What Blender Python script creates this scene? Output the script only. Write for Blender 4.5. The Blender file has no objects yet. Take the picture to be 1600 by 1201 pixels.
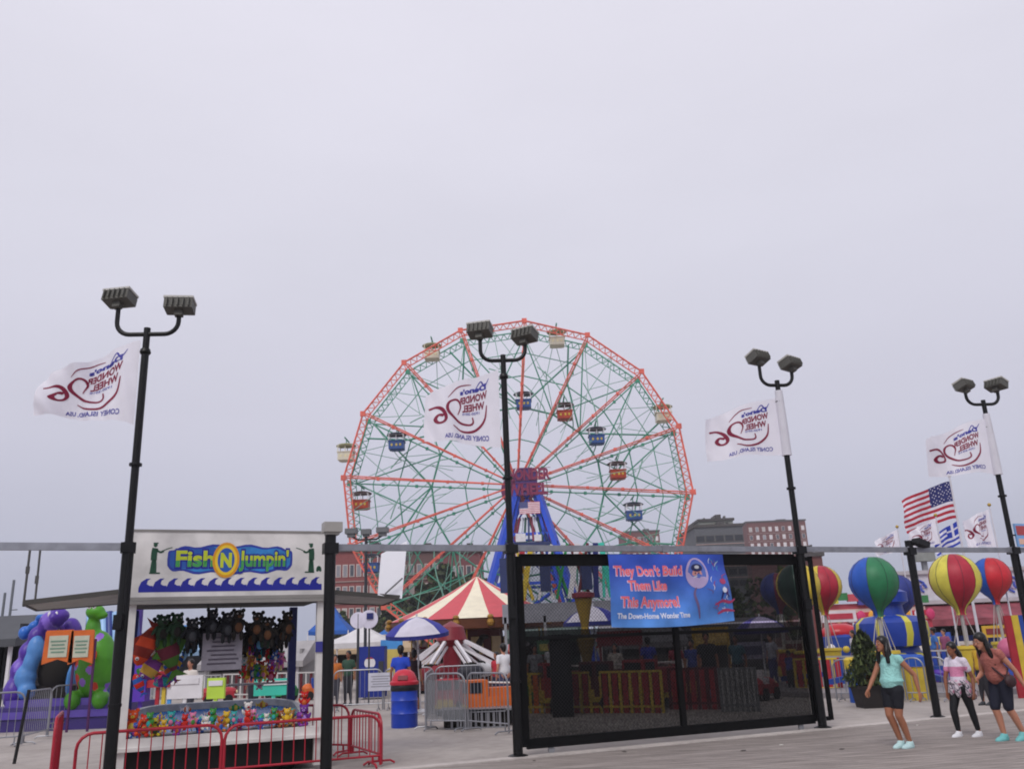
import bpy, bmesh, math, random
from math import sin, cos, pi, radians, sqrt, atan2
from mathutils import Vector, Matrix
S = bpy.context.scene; COL = S.collection
random.seed(7)
# ---------------------------------------------------------------- camera
F = 1354.0; PIT = radians(16.65); ROLL = radians(2.34); CH = 1.7
_f = Vector((0, cos(PIT), sin(PIT))); _u0 = Vector((0, -sin(PIT), cos(PIT))); _r0 = Vector((1, 0, 0))
_r = cos(ROLL)*_r0 - sin(ROLL)*_u0; _u = sin(ROLL)*_r0 + cos(ROLL)*_u0
cam = bpy.data.cameras.new('camera'); cam.sensor_width = 36; cam.lens = 36*F/1600; cam.clip_end = 3000; cam.clip_start = .1
co = bpy.data.objects.new('camera', cam); COL.objects.link(co)
m = Matrix((_r, _u, -_f)).transposed().to_4x4(); m.translation = Vector((0, 0, CH)); co.matrix_world = m
S.camera = co
def at(x, y, Y):
    d = _f + _r*((x-800)/F) + _u*((600-y)/F); return Vector((d.x*Y/d.y, Y, CH + d.z*Y/d.y))
def gr(x, y, z=0.):
    d = _f + _r*((x-800)/F) + _u*((600-y)/F); t = (z-CH)/d.z; return Vector((d.x*t, d.y*t, z))
# ---------------------------------------------------------------- materials
def lin(h):
    h = h.lstrip('#'); c = [int(h[i:i+2], 16)/255 for i in (0, 2, 4)]
    return tuple((v/12.92 if v <= .04045 else ((v+.055)/1.055)**2.4) for v in c) + (1,)
MC = {}
def mat(hexc, rough=.6, metal=0., var=.12, scale=3., bump=0., spec=.4, trans=0., key=''):
    k = (hexc, rough, metal, var, scale, bump, spec, trans, key)
    if k in MC: return MC[k]
    m = bpy.data.materials.new('paint'); m.use_nodes = True; nt = m.node_tree; N = nt.nodes; L = nt.links
    b = N['Principled BSDF']; c = lin(hexc)
    b.inputs['Roughness'].default_value = rough; b.inputs['Metallic'].default_value = metal
    b.inputs['Specular IOR Level'].default_value = spec
    tc = N.new('ShaderNodeTexCoord'); n = N.new('ShaderNodeTexNoise'); n.inputs['Scale'].default_value = scale; n.inputs['Detail'].default_value = 5
    L.new(tc.outputs['Object'], n.inputs['Vector'])
    r = N.new('ShaderNodeMapRange'); r.inputs['From Min'].default_value = .3; r.inputs['From Max'].default_value = .7
    r.inputs['To Min'].default_value = 1-var; r.inputs['To Max'].default_value = 1+var*.6
    L.new(n.outputs['Fac'], r.inputs['Value'])
    mx = N.new('ShaderNodeVectorMath'); mx.operation = 'SCALE'; mx.inputs[0].default_value = c[:3]
    L.new(r.outputs['Result'], mx.inputs['Scale']); L.new(mx.outputs[0], b.inputs['Base Color'])
    if bump:
        bp = N.new('ShaderNodeBump'); bp.inputs['Strength'].default_value = bump; bp.inputs['Distance'].default_value = .02
        n2 = N.new('ShaderNodeTexNoise'); n2.inputs['Scale'].default_value = scale*6; L.new(tc.outputs['Object'], n2.inputs['Vector'])
        L.new(n2.outputs['Fac'], bp.inputs['Height']); L.new(bp.outputs['Normal'], b.inputs['Normal'])
    if trans:   # thin cloth letting some light through
        t = N.new('ShaderNodeBsdfTranslucent'); t.inputs['Color'].default_value = c
        ms = N.new('ShaderNodeMixShader'); ms.inputs[0].default_value = trans
        L.new(b.outputs[0], ms.inputs[1]); L.new(t.outputs[0], ms.inputs[2]); L.new(ms.outputs[0], N['Material Output'].inputs['Surface'])
    MC[k] = m; return m
def veil(hexc, alpha, scale=60):  # woven screen: opaque threads and open gaps, too fine to see one by one
    k = ('veil', hexc, alpha)
    if k in MC: return MC[k]
    m = bpy.data.materials.new('woven_screen'); m.use_nodes = True; nt = m.node_tree; N = nt.nodes; L = nt.links
    b = N['Principled BSDF']; b.inputs['Base Color'].default_value = lin(hexc); b.inputs['Roughness'].default_value = .9; b.inputs['Specular IOR Level'].default_value = .1
    t = N.new('ShaderNodeBsdfTransparent'); ms = N.new('ShaderNodeMixShader')
    tc = N.new('ShaderNodeTexCoord'); n = N.new('ShaderNodeTexNoise'); n.inputs['Scale'].default_value = 26; n.inputs['Detail'].default_value = 2
    L.new(tc.outputs['Object'], n.inputs['Vector'])
    r = N.new('ShaderNodeMapRange'); r.inputs['From Min'].default_value = .3; r.inputs['From Max'].default_value = .7
    r.inputs['To Min'].default_value = alpha-.045; r.inputs['To Max'].default_value = min(.97, alpha+.045)
    L.new(n.outputs['Fac'], r.inputs['Value']); L.new(r.outputs[0], ms.inputs[0])
    L.new(t.outputs[0], ms.inputs[1]); L.new(b.outputs[0], ms.inputs[2]); L.new(ms.outputs[0], N['Material Output'].inputs['Surface'])
    MC[k] = m; return m
BLK = mat('#0f0f11', .5, 0); DGR = mat('#33353a', .6); GRY = mat('#8b8c90', .5, .3); LGR = mat('#a9a8a8', .5, .3); WHT = mat('#dcd9dc', .5)
RED = mat('#a82632', .5, var=.2); ORG = mat('#cc6424', .5, var=.2); YEL = mat('#cfb43a', .5, var=.2); BLU = mat('#24469a', .5, var=.2); NAV = mat('#1a2468', .5)
LBL = mat('#4a94d8', .5); GRN = mat('#1f8a4a', .5); TEA = mat('#3dc0a8', .5); PUR = mat('#5a34b0', .45); PNK = mat('#e07a9a', .6)
BRN = mat('#5c3a20', .8, bump=.4); CRM = mat('#e6dcae', .6); DRK = mat('#1c1814', .9); MAR = mat('#5e1420', .6); DGN = mat('#1c3a22', .8)
# ---------------------------------------------------------------- mesh builder
class MB:
    def __init__(s): s.v = []; s.f = []; s.m = []
    def _q(s, vs, fs, mi):
        o = len(s.v); s.v += [tuple(p) for p in vs]
        for k, f in enumerate(fs): s.f.append(tuple(i+o for i in f)); s.m.append(mi if not isinstance(mi, list) else mi[k])
        return s
    def box(s, c, d, rz=0., mi=0, R=None):
        x, y, z = d[0]/2, d[1]/2, d[2]/2; M = R or Matrix.Rotation(rz, 3, 'Z'); c = Vector(c)
        vs = [c + M @ Vector((a*x, b*y, e*z)) for e in (-1, 1) for a, b in ((-1, -1), (1, -1), (1, 1), (-1, 1))]
        return s._q(vs, [(3, 2, 1, 0), (4, 5, 6, 7), (0, 1, 5, 4), (1, 2, 6, 5), (2, 3, 7, 6), (3, 0, 4, 7)], mi)
    def beam(s, a, b, w, h=None, mi=0, up=(0, 0, 1)):
        a = Vector(a); b = Vector(b); h = h or w; d = (b-a); l = d.length
        if l < 1e-6: return s
        z = d/l; u = Vector(up)
        if abs(z.dot(u)) > .98: u = Vector((0, 1, 0))
        x = u.cross(z).normalized(); y = z.cross(x)
        return s.box((a+b)/2, (w, h, l), mi=mi, R=Matrix((x, y, z)).transposed())
    def tube(s, pts, r, n=8, mi=0, closed=False, cap=True):
        P = [Vector(p) for p in pts]; k = len(P); rs = r if isinstance(r, (list, tuple)) else [r]*k
        vs = []; fs = []; prev = None
        for i in range(k):
            if closed: t = P[(i+1) % k]-P[i-1]
            else: t = P[min(i+1, k-1)]-P[max(i-1, 0)]
            t.normalize()
            if prev is None:
                u = Vector((0, 0, 1)) if abs(t.z) < .9 else Vector((1, 0, 0)); x = u.cross(t).normalized()
            else: x = (prev - t*prev.dot(t)).normalized()
            prev = x; y = t.cross(x)
            vs += [P[i] + (x*cos(2*pi*j/n)+y*sin(2*pi*j/n))*rs[i] for j in range(n)]
        for i in range(k if closed else k-1):
            a = i*n; b = ((i+1) % k)*n
            fs += [(a+j, a+(j+1) % n, b+(j+1) % n, b+j) for j in range(n)]
        if cap and not closed: fs += [tuple(range(n-1, -1, -1)), tuple((k-1)*n+j for j in range(n))]
        return s._q(vs, fs, mi)
    def lathe(s, c, prof, n=16, mi=0, mf=None, sx=1, sy=1, R=None, a0=0.):
        c = Vector(c); vs = []; fs = []; ms = []
        for (r, z) in prof:
            for j in range(n):
                a = a0+2*pi*j/n; p = Vector((r*cos(a)*sx, r*sin(a)*sy, z)); vs.append(c + (R @ p if R else p))
        for i in range(len(prof)-1):
            for j in range(n):
                fs.append((i*n+j, i*n+(j+1) % n, (i+1)*n+(j+1) % n, (i+1)*n+j)); ms.append(mf(i, j) if mf else mi)
        if prof[0][0] > 1e-4: fs.append(tuple(range(n-1, -1, -1))); ms.append(mf(0, 0) if mf else mi)
        if prof[-1][0] > 1e-4: fs.append(tuple((len(prof)-1)*n+j for j in range(n))); ms.append(mf(len(prof)-2, 0) if mf else mi)
        return s._q(vs, fs, ms)
    def ell(s, c, r, n=12, mi=0, R=None):
        if not isinstance(r, (tuple, list)): r = (r, r, r)
        k = max(4, n//2); prof = [(max(sin(pi*i/k), 0), -cos(pi*i/k)) for i in range(k+1)]
        M = Matrix.Diagonal(Vector(r)); M = (R @ M) if R else M
        prof[0] = (1e-5, -1); prof[-1] = (1e-5, 1)
        return s.lathe(c, prof, n, mi, R=M)
    def prism(s, pts, t, mi=0):   # closed outline pts (3-D) given thickness vector t
        n = len(pts); t = Vector(t); vs = [Vector(p) for p in pts] + [Vector(p)+t for p in pts]
        return s._q(vs, [tuple(range(n-1, -1, -1)), tuple(range(n, 2*n))] + [(i, (i+1) % n, n+(i+1) % n, n+i) for i in range(n)], mi)
    def quad(s, a, b, c, d, mi=0): return s._q([a, b, c, d], [(0, 1, 2, 3)], mi)
    def sheet(s, fn, nu, nv, mi=0, mf=None):
        vs = [fn(i/nu, j/nv) for j in range(nv+1) for i in range(nu+1)]; fs = []; ms = []
        for j in range(nv):
            for i in range(nu):
                a = j*(nu+1)+i; fs.append((a, a+1, a+nu+2, a+nu+1)); ms.append(mf((i+.5)/nu, (j+.5)/nv) if mf else mi)
        return s._q(vs, fs, ms)
    def build(s, name, mats, parent=None, smooth=False, loc=None, rz=0.):
        me = bpy.data.meshes.new(name); me.from_pydata(s.v, [], s.f)
        if not isinstance(mats, (list, tuple)): mats = [mats]
        for q in mats: me.materials.append(q)
        me.polygons.foreach_set('material_index', [min(x, len(mats)-1) for x in s.m])
        if smooth:
            me.polygons.foreach_set('use_smooth', [True]*len(s.f))
            try: me.set_sharp_from_angle(angle=radians(40))
            except Exception: pass
        me.update(); o = bpy.data.objects.new(name, me); COL.objects.link(o)
        if parent: o.parent = parent
        if loc is not None: o.location = loc
        if rz: o.rotation_euler.z = rz
        return o
def tag(o, label=None, cat=None, group=None, kind=None):
    if label: o['label'] = label
    if cat: o['category'] = cat
    if group: o['group'] = group
    if kind: o['kind'] = kind
    return o
def thing(name, loc, label, cat, group=None, rz=0.):
    o = bpy.data.objects.new(name, None); COL.objects.link(o); o.location = loc; o.rotation_euler.z = rz
    o.empty_display_size = .2
    return tag(o, label, cat, group)
def dup(root, loc=None, rz=None, label=None, scale=None, group=None):
    r = root.copy(); COL.objects.link(r)
    if loc is not None: r.location = loc
    if rz is not None: r.rotation_euler.z = rz
    if label: r['label'] = label
    if group: r['group'] = group
    if scale: r.scale = (scale,)*3 if not isinstance(scale, tuple) else scale
    for ch in list(root.children):
        c = ch.copy(); COL.objects.link(c); c.parent = r; c.matrix_parent_inverse = ch.matrix_parent_inverse.copy()
        for g in list(ch.children):
            d = g.copy(); COL.objects.link(d); d.parent = c
    return r
def remat(root, frm, to):     # give a copied thing its own mesh data with one material swapped
    for o in [root] + list(root.children) + [g for c in root.children for g in c.children]:
        if o.type == 'MESH' and any(q == frm for q in o.data.materials):
            o.data = o.data.copy()
            for i, q in enumerate(o.data.materials):
                if q == frm: o.data.materials[i] = to
_txt = {}
def text_tris(txt, bold=0.):   # text outline as triangles: unit cap height, x from 0
    if (txt, bold) in _txt: return _txt[(txt, bold)]
    cu = bpy.data.curves.new('t', 'FONT'); cu.body = txt; cu.resolution_u = 3; cu.offset = bold
    o = bpy.data.objects.new('t', cu); COL.objects.link(o); bpy.context.view_layer.update()
    dg = bpy.context.evaluated_depsgraph_get(); me = bpy.data.meshes.new_from_object(o.evaluated_get(dg))
    bm = bmesh.new(); bm.from_mesh(me); bmesh.ops.triangulate(bm, faces=bm.faces)
    bmesh.ops.remove_doubles(bm, verts=bm.verts, dist=1e-5)
    vs = [(v.co.x, v.co.y) for v in bm.verts]; fs = [tuple(v.index for v in f.verts) for f in bm.faces]; bm.free()
    bpy.data.objects.remove(o); bpy.data.curves.remove(cu); bpy.data.meshes.remove(me)
    if vs:
        x0 = min(v[0] for v in vs); x1 = max(v[0] for v in vs); k = 1/.7
        vs = [((x-x0)*k, y*k) for x, y in vs]; w = (x1-x0)*k
    else: w = 0
    _txt[(txt, bold)] = (vs, fs, w); return _txt[(txt, bold)]
def put_text(mb, txt, fn, x0, y0, h, width=None, mi=0, slant=0., mirror=False, bold=.015, wob=0., rise=0.):
    vs, fs, w = text_tris(txt, bold); sx = h if width is None else width/w
    out = []
    for x, y in vs:
        X = x*sx; q = (w*sx - X) if mirror else X
        out.append(fn(x0+q, y0+y*h+slant*q+wob*h*sin(q/h*1.1)+rise*0))
    if mirror: fs = [tuple(reversed(f)) for f in fs]
    mb._q(out, fs, mi)
def smooth_line(pts, k=6):
    out = []
    n = len(pts)
    for i in range(n-1):
        p0 = pts[max(i-1, 0)]; p1 = pts[i]; p2 = pts[i+1]; p3 = pts[min(i+2, n-1)]
        for j in range(k):
            t = j/k
            out.append(tuple(.5*((2*p1[a]) + (-p0[a]+p2[a])*t + (2*p0[a]-5*p1[a]+4*p2[a]-p3[a])*t*t + (-p0[a]+3*p1[a]-3*p2[a]+p3[a])*t**3) for a in range(2)))
    return out + [tuple(pts[-1])]
def stroke(mb, fn, pts, w, mi=0, taper=True, k=6):
    P = smooth_line(pts, k); n = len(P); vs = []
    for i, (x, y) in enumerate(P):
        a = P[max(i-1, 0)]; b = P[min(i+1, n-1)]; dx, dy = b[0]-a[0], b[1]-a[1]; l = sqrt(dx*dx+dy*dy) or 1
        t = i/(n-1); q = w/2*((.35+.65*sin(pi*t)) if taper else 1)
        vs += [fn(x-dy/l*q, y+dx/l*q), fn(x+dy/l*q, y-dx/l*q)]
    mb._q(vs, [(2*i, 2*i+1, 2*i+3, 2*i+2) for i in range(n-1)], mi)
def disc(mb, fn, cx, cy, rx, ry, mi=0, n=20, pts=None):
    mb._q([fn(cx, cy)] + [fn(cx+rx*cos(2*pi*i/n), cy+ry*sin(2*pi*i/n)) for i in range(n)], [(0, 1+i, 1+(i+1) % n) for i in range(n)], mi)
# fence frame: s along the fence to the right, n away from the camera
FO = Vector((-.14, 14.67, 0)); FA = radians(22.9); FX = Vector((cos(FA), sin(FA), 0)); FN = Vector((-sin(FA), cos(FA), 0))
def fp(s, n, z=0.): return FO + FX*s + FN*n + Vector((0, 0, z))
# ---------------------------------------------------------------- world and sun
w = bpy.data.worlds.new('World'); S.world = w; w.use_nodes = True; nt = w.node_tree; N = nt.nodes; L = nt.links
bg = N['Background']; sky = N.new('ShaderNodeTexSky'); sky.sky_type = 'NISHITA'; sky.sun_disc = False
SUN_E, SUN_R = radians(46), radians(200)
sky.sun_elevation = SUN_E; sky.sun_rotation = SUN_R; sky.air_density = 1.2; sky.dust_density = 4.; sky.ozone_density = 1.5
tc = N.new('ShaderNodeTexCoord'); sp = N.new('ShaderNodeSeparateXYZ'); L.new(tc.outputs['Generated'], sp.inputs[0])
ram = N.new('ShaderNodeValToRGB'); L.new(sp.outputs['Z'], ram.inputs[0])      # overcast deck: darker and bluer low down
e = ram.color_ramp.elements
SKYS = [(0., '#a9aec2'), (.06, '#b2b5c8'), (.13, '#c0c1d2'), (.24, '#cdccdb'), (.42, '#dad9e6'), (.62, '#e2e0ec')]
e[0].position = SKYS[0][0]; e[0].color = lin(SKYS[0][1]); e[1].position = SKYS[-1][0]; e[1].color = lin(SKYS[-1][1])
for p, c in SKYS[1:-1]: q = e.new(p); q.color = lin(c)
mp = N.new('ShaderNodeMapping'); mp.inputs['Scale'].default_value = (1.1, 1.1, 3.2); L.new(tc.outputs['Generated'], mp.inputs[0])
nz = N.new('ShaderNodeTexNoise'); nz.inputs['Scale'].default_value = 1.6; nz.inputs['Detail'].default_value = 4; nz.inputs['Roughness'].default_value = .5
L.new(mp.outputs[0], nz.inputs['Vector'])
mr = N.new('ShaderNodeMapRange'); mr.inputs['From Min'].default_value = .3; mr.inputs['From Max'].default_value = .7; mr.inputs['To Min'].default_value = 10.1; mr.inputs['To Max'].default_value = 10.9
L.new(nz.outputs['Fac'], mr.inputs['Value'])
sc_ = N.new('ShaderNodeVectorMath'); sc_.operation = 'SCALE'; L.new(ram.outputs[0], sc_.inputs[0]); L.new(mr.outputs[0], sc_.inputs['Scale'])
mx = N.new('ShaderNodeMix'); mx.data_type = 'RGBA'; mx.inputs[0].default_value = .96
L.new(sky.outputs[0], mx.inputs[6]); L.new(sc_.outputs[0], mx.inputs[7]); L.new(mx.outputs[2], bg.inputs['Color']); bg.inputs['Strength'].default_value = .1
sl = bpy.data.lights.new('sun', 'SUN'); sl.energy = 1.45; sl.angle = radians(25); sl.color = (1, .97, .93)
so = bpy.data.objects.new('sun', sl); COL.objects.link(so); so.rotation_euler = (radians(90)-SUN_E, 0, radians(-20)); so.location = (0, 0, 40)
S.view_settings.view_transform = 'Standard'; S.view_settings.look = 'None'; S.view_settings.exposure = 0; S.view_settings.gamma = 1
S.cycles.max_bounces = 6; S.cycles.transparent_max_bounces = 16; S.cycles.filter_width = 1.9; S.cycles.use_denoising = True
# ---------------------------------------------------------------- ground
def gz(x, y): t = min(max((y-62)/30, 0), 1); return -3.2*t*t*(3-2*t)
def surf(name, base, dark, scale, stretch=(1, 1, 1), planks=False, rot=0.):
    m = bpy.data.materials.new(name); m.use_nodes = True; nt = m.node_tree; N = nt.nodes; L = nt.links; b = N['Principled BSDF']
    b.inputs['Roughness'].default_value = .85; b.inputs['Specular IOR Level'].default_value = .25
    tc = N.new('ShaderNodeTexCoord'); mp = N.new('ShaderNodeMapping'); mp.inputs['Scale'].default_value = stretch; mp.inputs['Rotation'].default_value = (0, 0, rot)
    L.new(tc.outputs['Object'], mp.inputs[0])
    n1 = N.new('ShaderNodeTexNoise'); n1.inputs['Scale'].default_value = scale; n1.inputs['Detail'].default_value = 8; n1.inputs['Roughness'].default_value = .6; L.new(mp.outputs[0], n1.inputs['Vector'])
    n2 = N.new('ShaderNodeTexNoise'); n2.inputs['Scale'].default_value = scale*14; n2.inputs['Detail'].default_value = 3; L.new(mp.outputs[0], n2.inputs['Vector'])
    ad = N.new('ShaderNodeMath'); ad.operation = 'MULTIPLY_ADD'; ad.inputs[1].default_value = .35; L.new(n2.outputs['Fac'], ad.inputs[0]); L.new(n1.outputs['Fac'], ad.inputs[2])
    cr = N.new('ShaderNodeValToRGB'); cr.color_ramp.elements[0].position = .45; cr.color_ramp.elements[0].color = lin(dark); cr.color_ramp.elements[1].position = .85; cr.color_ramp.elements[1].color = lin(base)
    L.new(ad.outputs[0], cr.inputs[0]); out = cr.outputs[0]; h = n2.outputs['Fac']
    if planks:
        mp2 = N.new('ShaderNodeMapping'); mp2.inputs['Rotation'].default_value = (0, 0, rot); L.new(tc.outputs['Object'], mp2.inputs[0])
        bt = N.new('ShaderNodeTexBrick'); bt.inputs['Scale'].default_value = 1; bt.inputs['Brick Width'].default_value = 3.6; bt.inputs['Row Height'].default_value = .15
        bt.inputs['Mortar Size'].default_value = .007; bt.inputs['Color1'].default_value = (1, 1, 1, 1); bt.inputs['Color2'].default_value = (.84, .84, .84, 1); bt.inputs['Mortar'].default_value = (.55, .55, .55, 1)
        L.new(mp2.outputs[0], bt.inputs['Vector']); ml = N.new('ShaderNodeMix'); ml.data_type = 'RGBA'; ml.blend_type = 'MULTIPLY'; ml.inputs[0].default_value = 1
        L.new(out, ml.inputs[6]); L.new(bt.outputs['Color'], ml.inputs[7]); out = ml.outputs[2]
    L.new(out, b.inputs['Base Color'])
    bp = N.new('ShaderNodeBump'); bp.inputs['Strength'].default_value = .3; bp.inputs['Distance'].default_value = .01; L.new(h, bp.inputs['Height']); L.new(bp.outputs[0], b.inputs['Normal'])
    return m
ASPH = surf('asphalt', '#b2aaa4', '#8b837e', .3); BOARD = surf('boardwalk', '#a89e98', '#766e69', 1.2, (1, 7, 1), True, -FA); CONC = surf('concrete', '#c8c0ba', '#a39b96', .8)
g = MB(); xs = [-600, -200, -80, -40, -20, -10, 0, 10, 20, 40, 80, 200, 600]; ys = [-40, 0, 10, 20, 30, 40, 50, 62, 68, 74, 80, 86, 92, 120, 200, 400, 900]
vs = [(x, y, gz(x, y)) for y in ys for x in xs]; n = len(xs)
g._q(vs, [(j*n+i, j*n+i+1, (j+1)*n+i+1, (j+1)*n+i) for j in range(len(ys)-1) for i in range(n-1)], 0)
tag(g.build('ground', ASPH, smooth=True), 'pale grey asphalt ground of the amusement park', kind='structure')
g = MB(); a, b, c, d = fp(-30, -.28, .006), fp(30, -.28, .006), fp(30, -30, .006), fp(-30, -30, .006); g.quad(d, c, b, a)
tag(g.build('boardwalk', BOARD), 'weathered grey boardwalk planks in front of the fence', kind='structure')
g = MB(); c = fp(0, -.14, .008); g.box(c, (60, .26, .03), FA)
tag(g.build('kerb', CONC), 'pale concrete edging strip between boardwalk and park', kind='structure')
BUG = mat('#5a5450', .9)
for k in range(16):   # scraps of paper and flattened gum on the paving
    rr_ = random.Random(k*7+1); s, n = rr_.uniform(-3.5, 12), rr_.uniform(-3.2, -.5) if k % 2 else rr_.uniform(.6, 5); q = fp(s, n, .012); z_ = rr_.uniform(.03, .06); m = MB()
    pts = [Vector((z_*cos(a)*rr_.uniform(.7, 1.3), z_*.7*sin(a)*rr_.uniform(.7, 1.3), .004*sin(3*a))) for a in [j/7*2*pi for j in range(7)]]; m.prism(pts, (0, 0, .003))
    tag(m.build('litter_scrap', [mat('#d8d4cc', .8) if k % 3 == 0 else BUG], loc=q, rz=rr_.uniform(0, 6)), 'pale flat paper scrap on the ground' if k % 3 == 0 else 'small dark flattened scrap on the ground', 'litter', 'pale paper scraps' if k % 3 == 0 else 'dark flattened scraps')
# ---------------------------------------------------------------- fence line: posts, track, gate
def lamp_head(root, at_, yaw, tilt):
    R = Matrix.Rotation(yaw, 3, 'Z') @ Matrix.Rotation(tilt, 3, 'X')
    c = Vector(at_); h = MB(); h.box(c, (.42, .26, .16), R=R); h.box(c+R @ Vector((0, .0, .1)), (.44, .28, .035), mi=1, R=R)
    for k in range(5): h.box(c+R @ Vector((-.16+k*.08, .15, 0)), (.015, .05, .14), R=R)
    h.box(c+R @ Vector((0, 0, -.12)), (.12, .1, .1), R=R)
    o = h.build('lamp_head', [mat('#5a5954', .6, .1), mat('#b4b2ac', .6)], root)
    l = MB(); l.box(c+R @ Vector((0, -.14, 0)), (.4, .03, .14), R=R); l.build('lens', mat('#9fa3a6', .15, 0, spec=.8), o)
def lamp_post(s, H_, label, yaws, spread, hz, ry, dz=0.):
    p = fp(s, 0); t = thing('lamp_post', p, label, 'lamp post', 'double headed lamp posts along the fence')
    m = MB(); m.tube([(0, 0, 0), (0, 0, 3.3)], .08, 10); m.tube([(0, 0, 3.28), (0, 0, H_-.25)], .056, 10); m.tube([(0, 0, H_-.25), (0, 0, H_+hz-.32+.1)], .05, 10); m.box((.0, -.1, 2.2), (.12, .1, .2)); m.tube([(.05, -.075, 2.3), (.05, -.075, 3.2)], .012, 6); [m.lathe((0, 0, z), [(.09, 0), (.092, .02), (.09, .04)], 10) for z in (1.1, 4.4)]
    m.lathe((0, 0, 0), [(.16, 0), (.16, .03), (.1, .05)], 12); m.lathe((0, 0, H_-.34), [(.07, 0), (.085, .03), (.07, .08)], 10); m.box((0, 0, 3.22), (.2, .2, .14), FA)
    m.build('pole', mat('#0a0a0c', .4, 0, spec=.3), t, True)
    ax = Matrix.Rotation(ry, 3, 'Z'); a = MB(); L_ = []
    for sg in (-1, 1):
        for k in range(9):
            q = k/8*pi/2; L_.append((sg, q))
    R_ = .2; pts = [(-spread, hz)] + [(-spread+R_*(1-cos(q)), hz-.12-R_*sin(q)) for q in [k/6*pi/2 for k in range(7)]]
    z1 = pts[-1][1]; full = [ax @ Vector((x, 0, H_+z)) for x, z in pts]; full[0].z += dz; full += [ax @ Vector((-x, 0, H_+z)) for x, z in reversed(pts)]
    a.tube(full, .036, 8); a.build('arm', mat('#101012', .45, 0, spec=.3), t, True)
    for sg, (yw, ti) in zip((-1, 1), yaws): lamp_head(t, ax @ Vector((sg*spread, 0, H_+hz+.13+(dz if sg < 0 else 0))), yw, ti)
    return t
lamp_post(-5.86, 6.46, 'leftmost lamp post, rising past the booth sign with two grey floodlights', ((radians(172), .25), (radians(188), .15)), .46, .3, radians(4), .14)
lamp_post(0, 6.54, 'second lamp post at the left end of the gate, in front of the big wheel', ((radians(165), .3), (radians(150), .3)), .4, .32, radians(3), .12)
lamp_post(6.03, 6.5, 'third lamp post at the right end of the dark gate', ((radians(215), .4), (radians(220), .35)), .34, .36, radians(8), .13)
lamp_post(11.86, 6.3, 'rightmost lamp post with two black floodlights, past the pedestrians', ((radians(215), .35), (radians(120), .35)), .38, .55, radians(3))
t = thing('fence_post', fp(-3.0, 0), 'short black post with a lamp cap beside the right end of the booth', 'post', None)
m = MB(); m.tube([(0, 0, 0), (0, 0, 3.45)], .085, 10); m.lathe((0, 0, 0), [(.15, 0), (.15, .03), (.1, .05)], 12); m.box((0, 0, 3.22), (.22, .2, .16), FA); m.build('post', mat('#0a0a0c', .4, 0, spec=.3), t, True)
m = MB(); m.box((.02, 0, 3.54), (.28, .26, .15), FA); m.box((.02, 0, 3.45), (.2, .18, .05), FA); m.build('cap_lamp', mat('#a09d98', .5), t)
t = thing('fence_post', fp(8.86, 0), 'leaning-looking black post with a floodlight, between the walking women', 'post', None)
m = MB(); m.tube([(0, 0, 0), (0, 0, 3.42)], .075, 10); m.lathe((0, 0, 0), [(.14, 0), (.14, .03), (.09, .05)], 12); m.box((0, 0, 3.2), (.18, .18, .14), FA); m.build('post', mat('#0a0a0c', .4, 0, spec=.3), t, True)
m = MB(); m.box((.26, .02, 3.36), (.3, .2, .12), FA+.2, R=Matrix.Rotation(FA, 3, 'Z') @ Matrix.Rotation(.3, 3, 'Y')); m.box((.1, .02, 3.34), (.16, .05, .05), FA); m.build('floodlight', BLK, t)
m = MB()
m.box(fp(-7.3, 0, 3.235)-fp(0, 0), (3.0, .08, .1), FA)
tag(m.build('gate_track', mat('#9a9ca4', .4, .4, .2, 6), loc=fp(0, 0)), 'short grey overhead rail left of the booth, ending at the leftmost lamp post', 'rail')
m = MB(); m.box(fp(5.2, 0, 3.235)-fp(0, 0), (16.4, .08, .1), FA)
for s in (-3, 0, 3, 6.03, 8.86, 11.8, 13): m.box(fp(s, 0, 3.235)-fp(0, 0), (.14, .1, .13), FA)
tag(m.build('gate_track', mat('#8d8f96', .4, .4, .2, 6), loc=fp(0, 0)), 'long grey overhead rail from the booth to the right edge, above the gate', 'rail')
gate = thing('sliding_gate', fp(.12, .1), 'large black sliding gate with dark mesh screen, blue banner hung on it', 'gate', rz=FA)
GW = 5.9; m = MB()
for s, w_ in ((.05, .13), (3.02, .1), (GW-.02, .13)): m.box((s, 0, 1.62), (w_, .07, 2.98))
for z, w_ in ((.17, .15), (3.05, .2)): m.box((GW/2, 0, z), (GW-.16, .075, w_))
for s0, s1 in ((.12, 2.965), (3.075, GW-.09)): m.box(((s0+s1)/2, 0, 1.78), (s1-s0, .05, .055))
m.build('frame', mat('#060607', .6, 0, spec=.15), gate)
m = MB(); m.box((GW+.32, 0, 1.62), (.07, .06, 2.98)); m.box((GW+.17, 0, .16), (.23, .06, .07)); m.box((GW+.17, 0, 3.06), (.23, .06, .07)); m.build('end_frame', mat('#060607', .6, 0, spec=.15), gate)
m = MB()
for s in (.5, GW-.4): m.lathe((s, 0, .055), [(.055, -.02), (.055, .02)], 12, R=Matrix.Rotation(pi/2, 3, 'X'))
m.build('wheel', GRY, gate)
ch = MB(); st = .062; x0, x1, z0, z1 = .12, GW-.09, .23, 2.96
def clipseg(dirn):
    c = x0-(z1-z0) if dirn > 0 else x0
    while c < x1+(z1-z0):
        if dirn > 0: a_, b_ = max(x0, c), min(x1, c+(z1-z0)); za, zb = z0+(a_-c), z0+(b_-c)
        else: a_, b_ = max(x0, c-(z1-z0)), min(x1, c); za, zb = z0+(c-a_), z0+(c-b_)
        if b_ > a_ and z0 <= min(za, zb)+1e-6 and max(za, zb) <= z1+1e-6: ch.tube([(a_, .012*dirn, za), (b_, .012*dirn, zb)], .0026, 3, cap=False)
        c += st
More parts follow.
